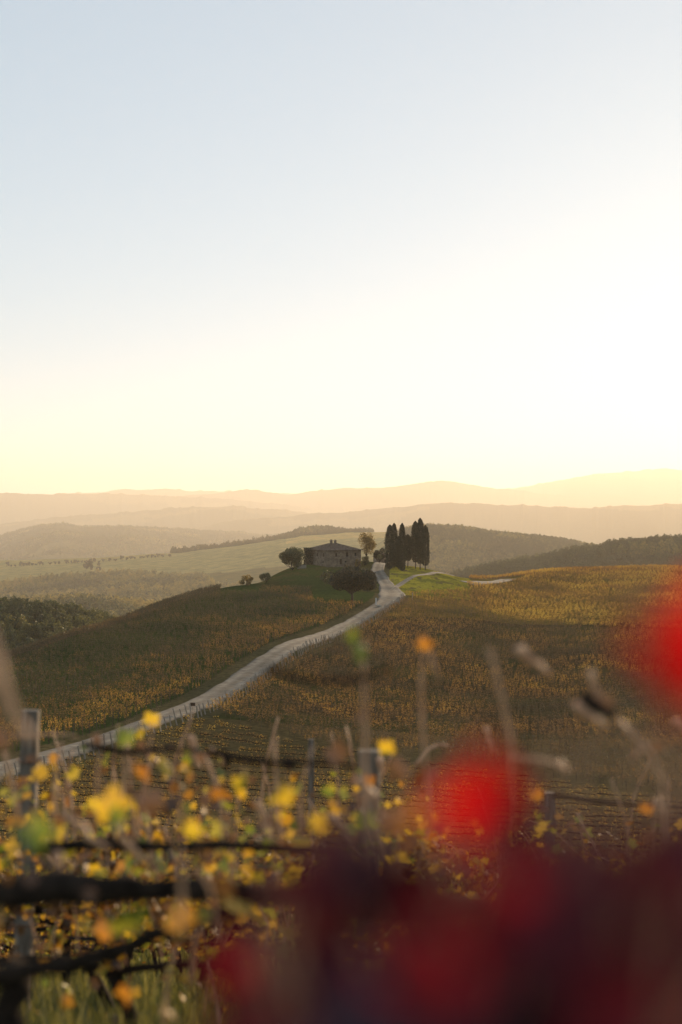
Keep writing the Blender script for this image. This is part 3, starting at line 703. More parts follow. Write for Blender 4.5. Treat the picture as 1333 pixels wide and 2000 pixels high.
def mat_tiles():
    m, N, L, out = newmat('roof_tiles')
    tc = N.new('ShaderNodeTexCoord'); wv = N.new('ShaderNodeTexWave'); wv.bands_direction = 'X'; wv.inputs['Scale'].default_value = 1.4; wv.inputs['Distortion'].default_value = 1.5
    n = N.new('ShaderNodeTexNoise'); n.inputs['Scale'].default_value = 1.6; n.inputs['Detail'].default_value = 8
    L.new(tc.outputs['Object'], wv.inputs[0]); L.new(tc.outputs['Object'], n.inputs[0])
    r = ramp(N, [(.3, (.07, .048, .036)), (.5, (.13, .09, .065)), (.7, (.21, .155, .11))]); L.new(n.outputs[0], r.inputs[0])
    p = N.new('ShaderNodeBsdfPrincipled'); p.inputs['Roughness'].default_value = .95; p.inputs['Specular IOR Level'].default_value = .1; L.new(r.outputs[0], p.inputs['Base Color'])
    b = N.new('ShaderNodeBump'); b.inputs['Strength'].default_value = .8; b.inputs['Distance'].default_value = .08
    L.new(wv.outputs['Fac'], b.inputs['Height']); L.new(b.outputs[0], p.inputs['Normal']); L.new(p.outputs[0], out.inputs[0]); return m
M['tiles'] = mat_tiles()
M['shutter'] = mat_noise('dark_shutter', [(.3, (.045, .028, .018)), (.7, (.09, .055, .035))], 6)
M['glassdark'] = mat_noise('window_glass', [(.3, (.02, .022, .025)), (.7, (.04, .04, .045))], 3, .12, .02, spec=.6)
M['sill'] = mat_noise('stone_sill', [(.3, (.28, .25, .2)), (.7, (.42, .38, .32))], 5)
HA = R(33); hx, hy, _z = at(641, 472); hzb = -(1106 - HOR) / F * 472
HO = empty('farmhouse', (hx, hy, hzb), HA); tag(HO, 'old two-storey stone farmhouse with shallow tiled hip roof on the hilltop', 'house')
A, B, Hh = 13.2, 13.6, 5.1       # local: corner at the origin, +x = wall towards the road, +y = side wall
# windows as openings: wall built from boxes round them
wins = [('x', 3.3, 3.05, .8, 1.25, 1), ('x', 7.6, 3.0, 1.0, 1.45, 1), ('x', 11.0, 3.2, .8, 1.15, 0), ('x', 5.1, .55, .9, 1.75, 2), ('x', 7.0, 1.0, .7, .7, 0),
        ('y', 2.4, 3.0, .8, 1.3, 1), ('y', 6.2, 3.0, .8, 1.2, 1), ('y', 2.6, .9, .7, .8, 0), ('y', 9.6, 3.0, .8, 1.2, 0)]
def wall_face(axis, length, name):
    """one wall with window openings cut as a grid of boxes 0.5 m thick"""
    ws = [w_ for w_ in wins if w_[0] == axis]
    xs = sorted({0, length, *[w_[1] - w_[3] / 2 for w_ in ws], *[w_[1] + w_[3] / 2 for w_ in ws]})
    zs = sorted({-1.5, Hh, *[w_[2] for w_ in ws], *[w_[2] + w_[4] for w_ in ws]})
    mb = MB()
    for i in range(len(xs) - 1):
        run = None
        for j in range(len(zs) - 1):
            xm = (xs[i] + xs[i + 1]) / 2; zm = (zs[j] + zs[j + 1]) / 2
            if any(abs(xm - w_[1]) < w_[3] / 2 and w_[2] < zm < w_[2] + w_[4] for w_ in ws): continue
            c = (xm, .25, zm); d = (xs[i + 1] - xs[i], .5, zs[j + 1] - zs[j])
            if axis == 'y': c = (.25, xm, zm); d = (.5, d[0], d[2])
            mb.box(c, d)
    return mb.build(name, M['stone'], HO)
wall_face('x', A, 'wall')
mw = wall_face('y', B, 'wall'); mw.location = (0, 0.5, 0)
mb = MB(); mb.box((A / 2 + .25, B + .25, Hh / 2 - .75), (A - .5, .5, Hh + 1.5)); mb.build('wall', M['stone'], HO)
mb = MB(); mb.box((A - .25, B / 2 + .25, Hh / 2 - .75), (.5, B - .5, Hh + 1.5)); mb.build('wall', M['stone'], HO)
for axis, c0, z0, ww, wh, kind in wins:
    dy = .5 if axis == 'y' else 0
    def put(c, d): return ((c[0], c[1], c[2]), d) if axis == 'x' else ((c[1], c[0] + dy, c[2]), (d[1], d[0], d[2]))
    nm = 'door' if kind == 2 else 'window'
    mb = MB(); t = .07
    for q in (((c0 - ww / 2 + t / 2, .28, z0 + wh / 2), (t, .08, wh)), ((c0 + ww / 2 - t / 2, .28, z0 + wh / 2), (t, .08, wh)),
              ((c0, .28, z0 + t / 2), (ww - 2 * t, .08, t)), ((c0, .28, z0 + wh - t / 2), (ww - 2 * t, .08, t)), ((c0, .28, z0 + wh / 2), (.05, .06, wh - 2 * t))):
        mb.box(*put(*q))
    fo = mb.build(nm, M['shutter'], HO)
    mb = MB(); mb.box(*put((c0, .34, z0 + wh / 2), (ww - .02, .02, wh - .02))); mb.build('door_leaf' if kind == 2 else 'pane', M['shutter'] if kind == 2 else M['glassdark'], fo)
    if kind != 2:
        mb = MB(); mb.box(*put((c0, -.05, z0 - .06), (ww + .3, .18, .1))); mb.build('sill', M['sill'], fo)
    if kind == 1:
        for s_ in (-1, 1):
            mb = MB(); mb.box(*put((c0 + s_ * ww * .27, .06, z0 + wh / 2), (ww * .40, .05, wh - .04))); mb.build('shutter', M['shutter'], fo)
ov = .55; rz_ = 2.35
mb = MB(); x0, x1, y0, y1 = -ov, A + ov, -ov, B + .5 + ov; cx_, cy_ = A / 2 - .2, (B + .5) / 2; rl = 1.6
e = Hh + .002
ring = [(x0, y0, e), (x1, y0, e), (x1, y1, e), (x0, y1, e)]; ring2 = [(x, y, e + .16) for x, y, _ in ring]
rg = [(cx_ - rl, cy_, e + rz_), (cx_ + rl, cy_, e + rz_)]
mb.add(ring + ring2 + rg, [(3, 2, 1, 0), (0, 1, 5, 4), (1, 2, 6, 5), (2, 3, 7, 6), (3, 0, 4, 7), (4, 5, 9, 8), (5, 6, 9), (6, 7, 8, 9), (7, 4, 8)])
RF = mb.build('roof', M['tiles'], HO)
for (cx2, cy2, ch) in ((cx_ - 1.0, cy_ - .6, 1.0), (cx_ + 1.2, cy_ + .3, .9)):
    mb = MB(); mb.box((cx2, cy2, e + rz_ + ch / 2 - .5), (.75, .6, ch + .6)); mb.box((cx2, cy2, e + rz_ + ch - .1), (.95, .8, .12)); 
    mb.box((cx2, cy2, e + rz_ + ch + .12), (.7, .55, .26), 0, .6); mb.build('chimney', M['stone'], RF)
# ivy over the low end wall
P = rng.normal(size=(2600, 3)); P = np.stack([-.25 + np.abs(P[:, 0]) * -.15, B - rng.uniform(-.8, 5.5, 2600) + .3, np.abs(rng.uniform(-.2, 5.9, 2600))], 1)
P = P[rng.random(2600) < np.clip((P[:, 1] - (B - 5.5)) / 3 + .1, 0, 1)]
link(bpy.data.objects.new('ivy', card_mesh('ivy', P, .28, M['oak'], seed=5)), HO)
# small outbuilding behind the dark shrub
ox, oy, oz = at(748, 518); OB = empty('stone_shed', (ox, oy, oz), R(12)); tag(OB, 'low stone shed with dark tiled roof half hidden behind the cypress clump', 'shed')
mb = MB(); mb.box((0, 0, 1.0), (6, 4.5, 3.2)); mb.build('wall', M['stone'], OB)
mb = MB(); mb.add([(-3.4, -2.6, 2.6), (3.4, -2.6, 2.6), (3.4, 2.6, 2.6), (-3.4, 2.6, 2.6), (-1.6, 0, 4.0), (1.6, 0, 4.0)], [(3, 2, 1, 0), (0, 1, 5, 4), (1, 2, 5), (2, 3, 4, 5), (3, 0, 4)]); mb.build('roof', M['tiles'], OB)
mb = MB(); mb.box((.6, -2.27, .7), (1, .06, 2.0)); mb.build('door', M['shutter'], OB)

x, y, z = at(590, 466); mb = MB(); mb.box((0, 0, .35), (2.9, .35, 1.5), .12, .97); mb.box((0, 0, 1.13), (3.1, .5, .1), .12)
o = mb.build('garden_wall', M['sill']); o.location = (x, y, z); tag(o, 'short pale garden wall between the bushy tree and the farmhouse', 'wall', kind='thing')
# gate pillar, rock and sign by the road
M['white'] = mat_noise('white_paint', [(.3, (.62, .6, .56)), (.7, (.8, .78, .74))], 4, .7)
x, y, z = at(735, 371); mb = MB(); mb.box((0, 0, .75), (.32, .32, 1.9), 0, .94); mb.box((0, 0, 1.76), (.42, .42, .12), 0, .8)
o = mb.build('marker_post', M['white']); o.location = (x, y, z); tag(o, 'short pale stone marker post at the road bend beside the wide tree', 'marker post')
x, y, z = at(740, 367); mb = MB(); bl = []
import bmesh
def rock(name, loc, rad, label, seed, sc=(1, .8, .6)):
    bm = bmesh.new(); bmesh.ops.create_icosphere(bm, subdivisions=3, radius=rad); r = random.Random(seed)
    for v in bm.verts:
        k = 1 + .25 * (vnoise(np.array([v.co.x * 2 / rad + seed]), np.array([v.co.y * 2 / rad + v.co.z]), seed)[0]); v.co = Vector((v.co.x * sc[0] * k, v.co.y * sc[1] * k, v.co.z * sc[2] * k))
    me = bpy.data.meshes.new(name); bm.to_mesh(me); bm.free(); me.materials.append(M['sill']); o = link(bpy.data.objects.new(name, me)); o.location = loc
    return tag(o, label, 'rock')
rock('rock', (x, y, z + .2), .65, 'pale boulder at the foot of the marker post by the road bend', 3)
x, y, z = at(371, 181); S = empty('field_sign', (x + .4, y, z), R(-8)); tag(S, 'small dark square sign on a stake at the corner of the lower vine field', 'sign')
mb = MB(); mb.box((0, 0, .6), (.06, .06, 1.6)); mb.build('stake', M['fieldpost'], S)
mb = MB(); mb.box((0, -.05, 1.15), (.62, .03, .42)); mb.build('board', M['shutter'], S)
x, y, z = at(806, 388); mb = MB(); mb.box((0, 0, 1.0), (.16, .16, 2.3), .3, .9); o = mb.build('corner_post', M['fieldpost']); o.location = (x, y, z); tag(o, 'tall corner post where the golden vines meet the road bend', 'post')

# ------------------------------------------------------------------ near vines
LOBE = [(0, 1.0), (14, .74), (26, .62), (42, .86), (60, .93), (76, .64), (90, .60), (112, .78), (130, .72), (150, .5), (170, .34), (180, .12)]
ringp = [(math.sin(R(a)) * q, math.cos(R(a)) * q) for a, q in LOBE] + [(-math.sin(R(a)) * q, math.cos(R(a)) * q) for a, q in LOBE[-2:0:-1]]
ringp = np.array(ringp)
def leaf_arrays(P, size, seed, up=.35, side=None):
    """grape leaves: lobed outline, cupped and drooping, one island each"""
    r = np.random.default_rng(seed); n = len(P); k = len(ringp)
    a = r.normal(size=(n, 3)) + np.array([0, 0, -up]); a /= np.linalg.norm(a, axis=1)[:, None]
    nn = r.normal(size=(n, 3)) * .8 + np.array([0, -.5, .5]); nn -= (nn * a).sum(1)[:, None] * a; nn /= np.linalg.norm(nn, axis=1)[:, None]
    b = np.cross(a, nn); s = np.broadcast_to(np.asarray(size, float), (n,)) * r.uniform(.6, 1.2, n) * .5
    lx = ringp[:, 0][None] * r.uniform(.8, 1.1, (n, 1)); ly = ringp[:, 1][None] * r.uniform(.85, 1.1, (n, 1)); cup = r.uniform(-.5, .5, (n, 1))
    lz = cup * (lx ** 2) - r.uniform(0, .5, (n, 1)) * ly ** 2 + .09 * np.sin(np.arange(k) * 2.4 + r.uniform(0, 6, (n, 1)))
    V = P[:, None] + s[:, None, None] * (lx[..., None] * b[:, None] + ly[..., None] * a[:, None] + lz[..., None] * nn[:, None])
    C = (P)[:, None]
    V = np.concatenate([C, V], 1).reshape(-1, 3)
    base = np.arange(n)[:, None] * (k + 1); i = np.arange(k)[None]
    Ft = np.stack([np.broadcast_to(base, (n, k)), base + 1 + i, base + 1 + (i + 1) % k], -1).reshape(-1, 3)
    return V, Ft
def tri_mesh(name, V, Ft, m, smooth=True):
    me = bpy.data.meshes.new(name); nf = len(Ft)
    me.vertices.add(len(V)); me.vertices.foreach_set('co', np.asarray(V, np.float32).ravel())
    me.loops.add(nf * 3); me.loops.foreach_set('vertex_index', np.asarray(Ft, np.int32).ravel())
    me.polygons.add(nf); me.polygons.foreach_set('loop_start', np.arange(0, nf * 3, 3, dtype=np.int32)); me.polygons.foreach_set('loop_total', np.full(nf, 3, np.int32))
    if smooth: me.polygons.foreach_set('use_smooth', np.ones(nf, bool))
    me.update(calc_edges=True); me.materials.append(m); return me
def curl(p0, h, r, lean=.35, n=7):
    """an old cane: rises, leans and droops"""
    a = r.uniform(0, 6.28); dx, dy = math.cos(a) * lean, math.sin(a) * lean * .6; pts = []
    for i in range(n):
        t = i / (n - 1); pts.append((p0[0] + dx * h * t * t * 1.3 + r.uniform(-.015, .015), p0[1] + dy * h * t + r.uniform(-.015, .015), p0[2] + h * (t - .28 * t ** 3)))
    return pts
def near_vine(seed, nleaf, fine, hgt=1.25):
    r = random.Random(seed); t = empty('grapevine', (0, 0, 0))
    mb = MB(); mb.tube([(0, 0, -.2), (r.uniform(-.06, .06), .02, .25), (r.uniform(-.08, .08), -.03, .5), (.02, 0, .74)], [.042, .034, .030, .034], 8, wob=.16); mb.build('trunk', M['bark'], t, True)
    mb = MB(); mb.tube([(-.52, 0, .76), (-.3, .02, .80), (-.1, .01, .77), (.02, 0, .73), (.2, -.02, .78), (.36, .01, .80), (.53, 0, .77)], .022, 7, wob=.2); mb.build('cordon', M['bark'], t, True)
    tips = []; nc = 10 if fine else 5
    for k in range(nc):
        x = -.45 + .9 * k / (nc - 1) + r.uniform(-.04, .04); pts = curl((x, 0, .78), r.uniform(.3, .62) * hgt / 1.25, r); tips.append(pts)
        mb = MB(); mb.tube(pts, [.0055, .005, .005, .0045, .004, .0035, .002][:len(pts)], 4, wob=.2); mb.build('cane', M['cane'], t)
    g = np.random.default_rng(seed); P = []
    for i in range(nleaf):
        pts = tips[g.integers(0, nc)]; q = g.uniform(.0, .98) * (len(pts) - 1); j = int(q); a = Vector(pts[j]).lerp(Vector(pts[min(j + 1, len(pts) - 1)]), q - j)
        P.append(np.array(a) + g.normal(0, .07, 3) + np.array([0, 0, -.03]))
    V, Ft = leaf_arrays(np.array(P), .085, seed); link(bpy.data.objects.new('foliage', tri_mesh('foliage', V, Ft, M['vineleaf'])), t)
    tag(t, 'knee-high to chest-high grapevine with yellow autumn leaves in the rows on the near slope', 'grapevine', 'grapevines in the rows on the near slope'); return t
NV = [near_vine(700 + k, 300 + 40 * k, True, 1.7) for k in range(6)]
NVB = [near_vine(720 + k, 260 + 20 * k, False, 1.6) for k in range(4)]
usedn = set(); nrow = 0; nv = 0; rowY = 5.6
while nv < 255 and rowY < 62:
    xs = np.arange(-rowY * .27 - 1.5, rowY * .27 + 1.5, 1.05) + random.uniform(-.3, .3)
    for x in xs:
        y = rowY - x * .10 + random.uniform(-.08, .08)
        if rowY < 6 and not -1.9 < x < .75: continue
        src = NV if rowY < 17 else NVB; k = random.randrange(len(src)); key = (id(src), k)
        if key in usedn: o = copy_tree(src[k])
        else: o = src[k]; usedn.add(key)
        o.location = (x, y, hz(x, y)); s = random.uniform(.86, 1.08) * (.8 if rowY < 6 else 1); o.scale = (1, 1, s); o.rotation_euler = (0, 0, math.atan(-.10) + (math.pi if random.random() < .5 else 0)); nv += 1
    rowY += 2.5 if rowY < 6 else 2.7 if rowY < 30 else 4.2
for src in (NV, NVB):
    for k, o in enumerate(src):
        if (id(src), k) not in usedn:
            for c in list(o.children): bpy.data.objects.remove(c)
            bpy.data.objects.remove(o)
print('near vines', nv)
# posts and wires of the near rows
def big_post(px, top, Y, wpx, rz, label, lean=0, wire=True, w_=None):
    x, y, z = at(px, Y); zt = -(top - HOR) / F * Y; h = zt - z; wd = wpx / F * Y
    t = empty('trellis_post', (x, y, z), R(rz)); tag(t, label, 'post'); t.rotation_euler[1] = R(lean)
    mb = MB(); n = 9
    for k in range(1):
        V = []; r = random.Random(int(px))
        for i in range(n):
            q = -.4 + (h + .4) * i / (n - 1); j = 1 + r.uniform(-.04, .04)
            for a, b in ((-.5, -.42), (-.42, -.5), (.42, -.5), (.5, -.42), (.5, .42), (.42, .5), (-.42, .5), (-.5, .42)): V.append((a * wd * j, b * wd * .8 * j, q))
        Fc = [(i * 8 + k2, i * 8 + (k2 + 1) % 8, (i + 1) * 8 + (k2 + 1) % 8, (i + 1) * 8 + k2) for i in range(n - 1) for k2 in range(8)] + [tuple((n - 1) * 8 + k2 for k2 in range(8))]
        mb.add(V, Fc)
    mb.build('stake', M['wood'], t)
    if wire:
        for hh in (h - .28, .78):
            mb = MB(); mb.tube([(math.cos(a) * wd * .74, math.sin(a) * wd * .64, hh + .004 * math.sin(a)) for a in np.linspace(0, 6.28, 12)], .005, 4); mb.build('wire_tie', M['rust'], t)
    return t
M['rust'] = mat_noise('rusty_wire', [(.3, (.12, .06, .035)), (.7, (.28, .15, .09))], 30, .7)
M['hose'] = mat_noise('black_hose', [(.3, (.012, .012, .012)), (.7, (.03, .028, .026))], 5, .6)
big_post(38, 1387, 8.0, 33, -2, 'grey weathered square post standing above the yellow leaves, with rusty wire ties', lean=1.9)
big_post(722, 1466, 6.4, 40, -6, 'blue-grey weathered post half hidden by an orange leaf and a pale cane')
big_post(1075, 1548, 13, 20, -8, 'dark post standing in front of the tight vine lines, right of the red leaf')
big_post(608, 1444, 12, 11, 5, 'thin pale stake between the dark looping cane and the blue-grey post', wire=False)
def wire_run(Y0, hgt, rad, m, label, cat, sag=.03):
    pts = []
    for x in np.arange(-Y0 * .36, Y0 * .36, .5): y = Y0 - x * .10; pts.append((x, y, hz(x, y) + hgt - sag * abs(math.sin(x * 1.3))))
    # terrain noise is smoothed out: the wire is tight
    z = np.array([p[2] for p in pts]); z = np.convolve(np.pad(z, 3, mode='edge'), np.ones(7) / 7, 'valid')
    mb = MB(); mb.tube([(p[0], p[1], q) for p, q in zip(pts, z)], rad, 5); o = mb.build(cat.replace(' ', '_'), m); tag(o, label, cat)
wire_run(8.1, .66, .012, M['hose'], 'black drip hose hung along the first row with the grey post', 'drip hose')
wire_run(10.8, .66, .012, M['hose'], 'black drip hose along the row just behind the grey post', 'drip hose')
wire_run(8.1, 1.15, .002, M['rust'], 'thin trellis wire along the row of the grey post', 'trellis wire')
# grass on the near slope
GL = bpy.data.collections.new('grass_library')
for s in range(4):
    r = random.Random(s); V = []; Fc = []
    for k in range(26):
        a = r.uniform(0, 6.28); q = r.uniform(0, .09); x, y = math.cos(a) * q, math.sin(a) * q; h = r.uniform(.10, .30); lx, ly = r.uniform(-.09, .09), r.uniform(-.09, .09); wd = r.uniform(.003, .006)
        ca, sa = math.cos(a + 1.57) * wd, math.sin(a + 1.57) * wd; b = len(V)
        V += [(x - ca, y - sa, -.03), (x + ca, y + sa, -.03), (x + lx * .4 + ca * .8, y + ly * .4 + sa * .8, h * .6), (x + lx * .4 - ca * .8, y + ly * .4 - sa * .8, h * .6), (x + lx, y + ly, h)]
        Fc += [(b, b + 1, b + 2, b + 3), (b + 3, b + 2, b + 4)]
    me = bpy.data.meshes.new('grass_tuft'); me.from_pydata(V, [], Fc); me.materials.append(M['grassblade']); GL.objects.link(bpy.data.objects.new('grass_tuft', me))
n = 16000; Yg = 4.5 + 36 * rng.random(n) ** 1.5; Xg = Yg * rng.uniform(-.31, .31, n)
ok = fbm(Xg / 1.2, Yg / 1.2, 3, 88) > -.35; Xg = Xg[ok]; Yg = Yg[ok]
scatter('grass', np.stack([Xg, Yg, HZ(Xg, Yg)], 1), GL, rng.uniform(.7, 1.5, Xg.size), rng.uniform(0, 6.28, Xg.size), 0)

# ------------------------------------------------------------------ the row within arm's reach: every cane and large leaf placed
def fg_vine(label, px, Y, cat='grapevine', zr=None):
    x, y, z = at(px, Y); t = empty('grapevine', (x, y, z)); tag(t, label, cat); return t
def cane(v, pts, Y, rad, m='cane', name='cane', sides=7):
    loc = Vector(v.location); P = []
    Ys = Y if isinstance(Y, (list, tuple)) else [Y] * len(pts)
    P0 = [W(p[0], p[1], yy) - loc for p, yy in zip(pts, Ys)]
    # knotty: add nodes between the control points
    for i in range(len(P0) - 1):
        for t in (0, .33, .66): P.append(P0[i].lerp(P0[i + 1], t) + Vector((random.uniform(-1, 1), random.uniform(-1, 1), random.uniform(-1, 1))) * rad * (.5 if m == 'cane' else .22))
    P.append(P0[-1]); n = len(P)
    mb = MB(); mb.tube(P, [rad * (1.1 - .5 * i / (n - 1)) * random.uniform(.85, 1.25) for i in range(n)], sides, wob=.12); return mb.build(name, M[m], v, True)
def leaf(v, px, py, Y, size_px, m, seed=None, name='leaf', face=.5):
    seed = int(px * 7 + py) if seed is None else seed; r = np.random.default_rng(seed)
    p = np.array(W(px, py, Y) - Vector(v.location)); s = size_px / F * Y
    a = np.array([r.uniform(-1, 1), r.uniform(-.5, .5), -1]); a /= np.linalg.norm(a)
    nn = np.array([r.uniform(-.6, .6), -1, r.uniform(-.2, .7)]) * face + r.normal(size=3) * (1 - face) * .6; nn -= (nn @ a) * a; nn /= np.linalg.norm(nn); b = np.cross(a, nn)
    q = [0, .35, .7, 1]; V = [p]
    cup = r.uniform(-.9, .9); dr = r.uniform(0, .9)
    for f in q[1:]:
        for i, (x, y) in enumerate(ringp):
            x *= f; y *= f; zz = cup * x * x - dr * y * y + .05 * f * math.sin(i * 2.1 + seed) + .03 * math.sin(i * 5.0)
            V.append(p + s * .56 * (b * x + a * y + nn * zz))
    k = len(ringp); Ft = [(0, 1 + i, 1 + (i + 1) % k) for i in range(k)]
    for j in range(len(q) - 2):
        for i in range(k):
            a0 = 1 + j * k + i; a1 = 1 + j * k + (i + 1) % k; Ft += [(a0, a0 + k, a1 + k), (a0, a1 + k, a1)]
    o = bpy.data.objects.new(name, tri_mesh(name, np.array(V), np.array(Ft), M[m])); link(o, v)
    # petiole
    e0 = Vector(p - a * s * .02); e1 = Vector(p - a * s * .5 + np.array([r.uniform(-.2, .2), .1, .25]) * s)
    mb = MB(); mb.tube([e0, e0.lerp(e1, .5) + Vector((0, 0, .03 * s)), e1], s * .014, 4); mb.build('petiole', M['cane'], o)
    return o
VA = fg_vine('nearest yellow-leaved vine with thick black arms at the edge beside the grey post', 20, 2.7)
cane(VA, [(25, 2350), (18, 2080), (22, 1960), (40, 1885)], 2.7, .040, 'bark', 'trunk', 10)
cane(VA, [(-260, 1725), (0, 1742), (200, 1738), (330, 1742), (480, 1745), (600, 1762)], 2.5, .027, 'bark', 'cordon', 10)
cane(VA, [(-120, 1935), (40, 1900), (180, 1872), (300, 1830), (400, 1790), (520, 1752)], 2.6, .018, 'bark', 'arm', 10)
cane(VA, [(60, 1660), (170, 1650), (330, 1655), (480, 1652), (640, 1660)], 3.6, .014, 'bark', 'arm', 8)
for pts, Y, rad, m in (([(-25, 1230), (5, 1330), (20, 1400), (60, 1450)], 1.7, .0085, 'cane'), ([(25, 1440), (90, 1435), (150, 1438)], 4.5, .006, 'cane'), ([(8, 1470), (28, 1540), (35, 1600)], 4, .006, 'cane'),
        ([(110, 1665), (118, 1715), (145, 1775)], 2.6, .0075, 'cane'), ([(225, 1590), (240, 1640), (290, 1690)], 3, .008, 'cane'), ([(130, 1592), (175, 1635), (215, 1660)], 3, .009, 'cane'),
        ([(160, 1455), (250, 1470), (330, 1462), (420, 1468)], 4, .008, 'bark'), ([(235, 1620), (242, 1520), (246, 1450)], 4, .005, 'cane'), ([(285, 1560), (292, 1480), (298, 1410)], 4.6, .005, 'cane'),
        ([(372, 1440), (378, 1475), (392, 1500)], 5, .012, 'cane'), ([(20, 1720), (50, 1740)], 3, .011, 'cane')): cane(VA, pts, Y, rad, m)
for a in ((210, 1568, 2.8, 88, 'yellowleaf'), (298, 1402, 4.8, 40, 'yellowleaf'), (272, 1428, 4.8, 34, 'yellowleaf'), (243, 1436, 3.6, 46, 'greenleaf'), (326, 1490, 3.8, 52, 'yellowleaf'), (60, 1625, 2.0, 88, 'greenleaf'), (220, 1600, 2.6, 62, 'greenleaf'),
          (255, 1688, 4.5, 44, 'greenleaf'), (250, 1945, 3.2, 54, 'orangeleaf'), (125, 1958, 3.8, 40, 'orangeleaf'), (206, 1815, 3.6, 52, 'orangeleaf'), (268, 1508, 3.3, 58, 'orangeleaf'), (350, 1590, 3.0, 62, 'brownleaf'), (292, 1560, 3.0, 66, 'brownleaf'),
          (2, 1440, 1.8, 66, 'brownleaf'), (370, 1620, 3, 52, 'yellowleaf'), (18, 1678, 3.4, 50, 'yellowleaf'), (280, 1460, 4.2, 36, 'brownleaf'), (330, 1795, 4.4, 34, 'greenleaf'), (190, 1440, 4, 28, 'brownleaf'), (300, 1940, 4.6, 40, 'yellowleaf'), (75, 1850, 4.4, 34, 'brownleaf')): leaf(VA, *a)
VB = fg_vine('near vine with one lime-green leaf held high in front of the brown field', 620, 3.0)
cane(VB, [(640, 2300), (630, 2000), (610, 1860), (600, 1765)], 2.9, .032, 'bark', 'trunk', 10)
cane(VB, [(600, 1765), (720, 1770), (900, 1768), (1050, 1775)], 2.8, .026, 'bark', 'cordon', 10)
for pts, Y, rad, m in (([(735, 1770), (722, 1640), (712, 1500), (714, 1400), (708, 1270)], 2.9, .0055, 'cane'), ([(840, 1620), (826, 1400), (822, 1330), (832, 1262)], 3.3, .004, 'cane'), ([(838, 1262), (848, 1300), (858, 1330)], 3.4, .004, 'cane'),
        ([(520, 1305), (600, 1328), (700, 1330), (765, 1302)], 2.4, .006, 'bark'), ([(415, 1468), (480, 1482), (560, 1492), (640, 1490), (700, 1500)], 3.6, .009, 'bark'), ([(410, 1460), (428, 1472), (442, 1500)], 4.6, .007, 'cane'), ([(441, 1478), (443, 1500)], 3.8, .012, 'bark'),
        ([(560, 1490), (575, 1492)], 3.6, .018, 'bark'), ([(500, 1560), (515, 1610), (535, 1645)], 3.2, .006, 'cane'), ([(640, 1590), (672, 1610), (690, 1640)], 2.8, .008, 'cane'), ([(700, 1520), (735, 1560), (755, 1600)], 3.4, .009, 'cane'),
        ([(742, 1480), (748, 1520)], 5.8, .012, 'cane'), ([(740, 1600), (745, 1650), (770, 1720)], 3.8, .008, 'cane'), ([(535, 1700), (545, 1750), (540, 1790)], 3.2, .006, 'cane'), ([(812, 1496), (836, 1467), (852, 1457), (876, 1456)], 7, .010, 'cane'),
        ([(365, 1735), (395, 1745), (440, 1735), (490, 1728)], 3.4, .006, 'cane')): cane(VB, pts, Y, rad, m)
for a in ((710, 1264, 2.6, 56, 'greenleaf'), (698, 1240, 2.6, 40, 'greenleaf'), (832, 1256, 3.2, 38, 'orangeleaf'), (476, 1524, 3.4, 54, 'yellowleaf'), (553, 1548, 2.8, 66, 'yellowleaf'), (616, 1602, 2.5, 62, 'yellowleaf'), (757, 1457, 3.9, 46, 'yellowleaf'), (500, 1712, 3.8, 44, 'yellowleaf'),
          (430, 1545, 3.4, 48, 'orangeleaf'), (720, 1522, 4.6, 34, 'orangeleaf'), (712, 1598, 3.3, 54, 'greenleaf'), (655, 1467, 3.3, 56, 'brownleaf'), (782, 1500, 3.0, 60, 'brownleaf'), (768, 1600, 2.9, 60, 'brownleaf'), (555, 1684, 5.6, 28, 'yellowleaf'), (765, 1692, 3.4, 64, 'brownleaf'),
          (700, 1560, 3.4, 34, 'brownleaf'), (400, 1560, 4.2, 36, 'brownleaf'), (700, 1400, 3.2, 36, 'brownleaf'), (672, 1330, 2.6, 24, 'brownleaf'), (760, 1312, 2.7, 26, 'brownleaf'), (330, 1640, 4.4, 30, 'brownleaf'), (640, 1545, 4.2, 30, 'greenleaf'), (530, 1745, 3.3, 40, 'orangeleaf')): leaf(VB, *a)
VCN = fg_vine('near leafless vine of pale knotty canes below the high red leaf', 1200, 2.9)
cane(VCN, [(1230, 2300), (1240, 2000), (1260, 1800)], 3.0, .032, 'bark', 'trunk', 10)
for pts, Y, rad, m in (([(1150, 1308), (1166, 1352), (1186, 1386), (1232, 1432), (1270, 1474), (1292, 1520), (1300, 1610), (1262, 1800)], 2.9, .0068, 'cane'), ([(1122, 1376), (1150, 1398), (1182, 1420)], 2.8, .009, 'cane'), ([(1140, 1360), (1170, 1380), (1200, 1402)], 2.7, .013, 'bark'),
        ([(955, 1266), (966, 1300), (980, 1360), (994, 1420), (1002, 1474), (1010, 1620)], 2.6, .0042, 'cane'), ([(948, 1420), (958, 1445), (966, 1470)], 4.6, .006, 'cane'), ([(1014, 1274), (1034, 1280)], 3, .012, 'cane'), ([(1030, 1285), (1052, 1300), (1074, 1318)], 3, .009, 'cane'),
        ([(1000, 1476), (1060, 1485), (1110, 1500)], 2.6, .004, 'cane'), ([(1088, 1490), (1108, 1512)], 3, .009, 'cane'), ([(1320, 1405), (1340, 1440)], 3.6, .010, 'cane'), ([(1265, 1450), (1230, 1485)], 3, .006, 'cane'),
        ([(1080, 1552), (1160, 1565), (1240, 1572), (1340, 1575)], 6, .010, 'bark'), ([(1128, 1590), (1150, 1630), (1176, 1672), (1192, 1680)], 8, .008, 'cane'), ([(1136, 1600), (1140, 1640), (1148, 1668)], 8, .006, 'cane'), ([(1020, 1612), (1050, 1655), (1075, 1690), (1105, 1722)], 9, .004, 'cane'), ([(1290, 1560), (1300, 1640)], 4, .009, 'cane')): cane(VCN, pts, Y, rad, m)
